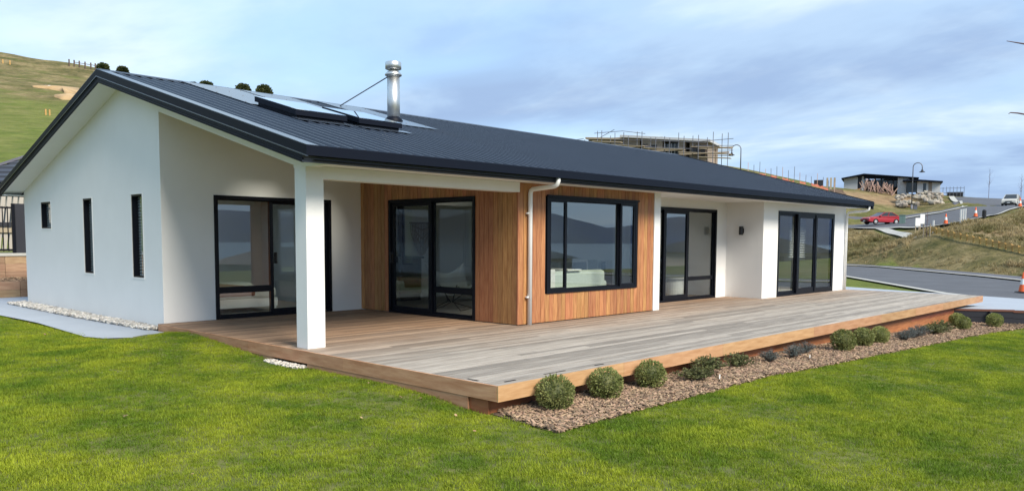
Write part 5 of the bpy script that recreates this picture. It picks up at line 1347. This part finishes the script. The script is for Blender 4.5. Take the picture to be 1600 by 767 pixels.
# ================================================================== BACKGROUND, LEFT
nb = thing('neighbour_house', 'neighbouring house with dark tiled hip roof behind the left wall', 'house', (0,0,0))
E0 = at(-40, 283, 34)      # eave height there
def Q(u, v, d_): return at(u, v, d_)
ez = at(30, 286, 34).z; rzz = at(60, 203, 39).z
cx0, cy0 = at(-75, 300, 34)[:2]; cx1, cy1 = at(120, 300, 34)[:2]
ax = Vector((cx1-cx0, cy1-cy0, 0)).normalized(); ay = Vector((-ax.y, ax.x, 0)); o0 = Vector((cx0, cy0, 0))
Wd = (Vector((cx1,cy1,0))-o0).length + 3.0; Dp = 9.5
def np_(a, b, z): return o0+ax*a+ay*b+Vector((0,0,z))
mb = MB(); mb.add([np_(.5,.5,.5),np_(Wd-.5,.5,.5),np_(Wd-.5,Dp-.5,.5),np_(.5,Dp-.5,.5),np_(.5,.5,ez),np_(Wd-.5,.5,ez),np_(Wd-.5,Dp-.5,ez),np_(.5,Dp-.5,ez)], [(0,1,5,4),(1,2,6,5),(2,3,7,6),(3,0,4,7),(4,5,6,7)]); mb.build('wall', M['hwall'], nb)
rp = Dp/2
nroof = MB().add([np_(0,0,ez),np_(Wd,0,ez),np_(Wd,Dp,ez),np_(0,Dp,ez),np_(rp,Dp/2,rzz),np_(Wd-rp,Dp/2,rzz)], [(0,1,5,4),(1,2,5),(2,3,4,5),(3,0,4)]).build('roof', M['trim'], nb)
nc = 13
for k in range(nc):     # tile courses on the slope that faces us
    f0, f1 = k/nc, (k+1)/nc
    A_, B_ = np_(rp*f0, rp*f0, ez+(rzz-ez)*f0+.02), np_(Wd-rp*f0, rp*f0, ez+(rzz-ez)*f0+.02)
    C_, D_ = np_(Wd-rp*f1, rp*f1, ez+(rzz-ez)*f1+.02), np_(rp*f1, rp*f1, ez+(rzz-ez)*f1+.02)
    up = Vector((0,0,.09)); MB().add([A_, B_, C_, D_, A_+up, B_+up, C_+Vector((0,0,.01)), D_+Vector((0,0,.01))], [(0,1,5,4),(4,5,6,7),(1,2,6,5),(3,0,4,7)]).build('tile_course', M['tile'], nroof)
mb = MB(); mb.bar(np_(0,0,ez+.1), np_(rp,Dp/2,rzz+.12), .22, .1); mb.build('hip_cap', M['fascia'], nroof)
mb = MB(); mb.bar(np_(Wd,0,ez+.1), np_(Wd-rp,Dp/2,rzz+.12), .22, .1); mb.bar(np_(rp,Dp/2,rzz+.1), np_(Wd-rp,Dp/2,rzz+.1), .22, .1); mb.build('ridge_cap', M['fascia'], nroof)
mb = MB(); mb.bar(np_(-.05,-.06,ez-.05), np_(Wd,-.06,ez-.05), .12, .16); mb.build('gutter', M['trim'], nb)
mb = MB(); mb.bar(np_(1.2,.44,1.9), np_(3.4,.44,1.9), .1, 1.4); wf = mb.build('window', M['frame'], nb); mb = MB(); mb.bar(np_(1.3,.38,1.9), np_(3.3,.38,1.9), .02, 1.25); mb.build('pane', M['cglass'], wf)
# raised garden: sleeper walls
sl = thing('sleeper_wall', 'brown timber sleeper retaining walls stepping up past the house corner', 'wall')
for i, (y, z0, n_) in enumerate(((17.15,-.12,2),(18.35,.28,3))):
    for k in range(n_): 
        for x0_, x1_ in ((-4.2,-1.9),(-1.9,.6),(.6,3.2)): piece('sleeper', M['sleeper'], sl, ((x0_+x1_)/2, y+.01*k, z0+.1+k*.205), (x1_-x0_-.008, .09, .2))
piece('concrete_edge', M['pale_conc'], sl, (-.5, 18.5, .92), (7.4, .4, .07))
mb = MB(); mb.add([(-4.2,17.2,.25),(3.2,17.2,.25),(3.2,18.33,.32),(-4.2,18.33,.32)], [(0,1,2,3)]); tag(mb.build('garden_soil', M['soil'], sl))
n = 3000; gx = rng.uniform(-4, 2.5, n); gy = rng.uniform(17.22, 18.3, n)
scatter('gravel', 'brown gravel on the step between the sleeper walls', np.stack([gx, gy, .26+.06*(gy-17.2)+rng.uniform(0,.02,n)], -1), [chip(10+i) for i in range(3)], rng.uniform(.7,1.2,n), .6)
mb = MB(); mb.add([(-4.2,18.42,.93),(6,18.42,.93),(8,26,1.0),(-6,26,1.0)], [(0,1,2,3)]); tag(mb.build('upper_garden', M['turf']), 'raised grass garden above the sleeper walls', kind='structure')
fe = thing('pool_fence', 'black tubular fence on top of the sleeper wall', 'fence', (.86, 18.55, .96))
for k in range(34):
    x = -3.9+k*.115
    if x > -.02: break
    piece('picket', M['frame'], fe, (x, 0, .62), (.022,.022,1.16))
for z in (.08, 1.17): piece('rail', M['frame'], fe, (-1.98, 0, z), (4.0, .035, .045))
piece('post', M['frame'], fe, (.02, 0, .63), (.07,.07,1.3)); piece('gate_panel', M['dark_wall'], fe, (.62, .02, .64), (1.1,.04,1.28)); piece('post', M['frame'], fe, (1.2, 0, .63), (.07,.07,1.3))
gf_ = thing('screen_wall', 'pale ribbed sheet screen behind the black fence', 'screen', (-1, 22.5, .95))
for k in range(44): piece('rib', M['hwall'], gf_, (-3+k*.16, 0, .98), (.11,.04,1.95)).rotation_euler = (0, .12, 0)
piece('rail', M['dark_wall'], gf_, (.4, -.05, .8), (7.2,.05,.12)); piece('rail', M['plank'], gf_, (.4, -.05, .62), (7.2,.05,.14))
plant(-.75, 17.8, 91, M['dark_leaf'], 40, .5, .3, 'green leafy plant on the step at the left edge', 'garden_plant', .07, per=14, aspect=.5); bpy.data.objects['garden_plant'].location.z = .28
# hill: bushes, fence, markers, bare cut
def bush(u, v, d_, w, h_, seed, label):
    p = at(u, v, d_); g = h1(p.x, p.y); t = thing('hill_bush', label, 'bush', (p.x, p.y, g-.2), random.uniform(0,6), 'round bushes on the hill skyline'); t.location.z = p.z-.3
    m_ = leafball(1500, .5, M['bush_leaf'], (w, w*1.1, h_), .6, seed, .9); m_.v = [(a, b, c+h_*.8) for a, b, c in m_.v]; m_.build('crown', M['bush_leaf'], t)
    MB().tube([(0,0,-.8),(0,0,h_*.9)], [.16,.06], 6).build('trunk', M['bark'], t)
    MB().ell((0,0,h_*.8), (w*.7,w*.7,h_*.7), 10, 7, .12).build('inner_growth', M['bush_leaf'], t)
for i, (u, v, w, h_, lab) in enumerate(((161,110,1.3,1.0,'left leafy bush on the skyline above the gable peak'),(191.5,114,1.1,.9,'small bush just right of the gable peak'),(322,138,1.5,1.0,'low bush on the skyline before the skylights'),(380,146,1.6,1.4,'left one of the two round bushes above the skylights'),(412.5,149,1.9,1.5,'right larger one of the two round bushes above the skylights'),(302,134,.8,.45,'tiny low bush left of the low bush'))):
    bush(u, v, 186, w*.85, h_*.9, 20+i, lab)
hf = thing('hill_fence', 'post and rail fence on the hill crest left of the peak', 'fence')
hp_ = [(108,186),(116,186.5),(124,187),(133,187),(142,188),(149,188)]
pts_ = [at(u, 99+.16*(u-108), d_) for u, d_ in hp_]
for q in pts_: MB().box(-.12,.12,-.12,.12,-1.5,.9).build('post', M['bark'], hf, loc=q)
for a, b in zip(pts_[1:], pts_[2:]): mb = MB(); mb.bar(a+Vector((0,0,.4)), b+Vector((0,0,.4)), .1, .12); mb.build('rail', M['bark'], hf)
for i, (u, v, d_) in enumerate(((5,112,176),(16,112,176),(72,195,108),(78,193,108))):
    p = at(u, v, d_); g = h1(p.x, p.y); tag(MB().box(-.09,.09,-.09,.09,-.3,1.0 if i < 2 else .7).build('survey_peg', M['yellow_wood'], loc=(p.x,p.y,g)), ['leftmost pale survey peg high on the hill','second pale survey peg high on the hill','left survey peg low on the hill near the barge board','right survey peg low on the hill near the barge board'][i], 'peg', 'survey pegs on the hill')
p = at(78, 152, 140); tag(MB().box(-.35,.35,-.3,.3,-.3,.5).build('water_tank', M['sign'], loc=(p.x,p.y,h1(p.x,p.y)), bevel=.1), 'small white tank below the bare earth cut', 'tank')
M['clay'] = mat('clay_cut', (.46,.32,.17), .95, col2=(.34,.23,.12), vscale=.3)
for i, (us, lab) in enumerate((([(50,137),(75,136),(124,141),(132,146),(112,148),(80,141.5)], 'upper pale clay cut on the hillside'), ([(84,152),(112,150),(130,151),(120,157.5),(95,156)], 'lower pale clay cut on the hillside'))):
    ring = []
    for u, v in us:
        lo, hi = 60.0, 200.0
        for _ in range(40):
            mid = (lo+hi)/2; q = at(u, v, mid)
            if q.z > h1(q.x, q.y): lo = mid
            else: hi = mid
        q = at(u, v, hi); ring.append(Vector((q.x, q.y, h1(q.x, q.y)+.35)))
    c_ = sum(ring, Vector())/len(ring); mb = MB(); n_ = len(ring); mb.v = [tuple(c_+Vector((0,0,.4)))]
    rr_ = []
    for j in range(n_):
        for k in range(4): rr_.append(ring[j].lerp(ring[(j+1) % n_], k/4)*1.0)
    mb.v += [tuple(q+Vector((rs.uniform(-.5,.5), rs.uniform(-.5,.5), 0))) for q in rr_]; m_ = len(rr_); mb.f = [(0, 1+j, 1+(j+1) % m_) for j in range(m_)]
    mb.v += [(v_[0], v_[1], v_[2]-1.6) for v_ in mb.v[1:1+m_]]; mb.f += [(1+j, 1+m_+j, 1+m_+(j+1) % m_, 1+(j+1) % m_) for j in range(m_)]
    o = mb.build('clay_bank', M['clay'], smooth=True); tag(o, lab, kind='structure')

# ================================================================== ACROSS THE STREET (behind the camera, mirrored in the glass)
def plain_house(deg, r_, w, d_, rz, label):
    x, y, _ = pol(deg, r_, 0); z = h1(x, y)-1.2; t = thing('street_house', label, 'house', (x, y, z), rz, 'houses mirrored in the windows')
    MB().box(-w/2,w/2,-d_/2,d_/2,-1,2.5).build('wall', M['hwall'], t)
    MB().add([(-w/2-.5,-d_/2-.5,2.45),(w/2+.5,-d_/2-.5,2.45),(w/2+.5,d_/2+.5,2.45),(-w/2-.5,d_/2+.5,2.45),(-w/2+d_/2,0,4.2),(w/2-d_/2,0,4.2)], [(0,1,5,4),(1,2,5),(2,3,4,5),(3,0,4),(0,3,2,1)]).build('roof', M['trim'], t)
    for k in (-.28,.05,.32):
        f_ = MB().box(w*k-.9,w*k+.9,d_/2,d_/2+.05,.6,2.1).build('window', M['frame'], t); MB().box(w*k-.8,w*k+.8,d_/2+.05,d_/2+.07,.7,2.0).build('pane', M['cglass'], f_)
plain_house(78, 62, 15, 9, R(10), 'long low house mirrored in the cedar window'); plain_house(92, 70, 13, 8, R(-15), 'low hip roofed house mirrored beside it'); plain_house(60, 85, 16, 9, R(30), 'farther house mirrored in the end doors')
x, y, _ = pol(84, 22, 0); t = thing('street_lamp', 'street lamp post mirrored in the cedar window', 'street lamp', (x, y, h1(x, y)), R(40), 'swan neck street lamps')
MB().tube([(0,0,-.2),(0,0,3.6)], .06, 8).build('pole', M['scaf'], t); MB().tube([(0,0,3.6),(.1,0,3.75),(.5,0,3.8)], .05, 8).build('arm', M['scaf'], t); MB().box(.4,.9,-.1,.1,3.76,3.84).build('lamp_head', M['black'], t)
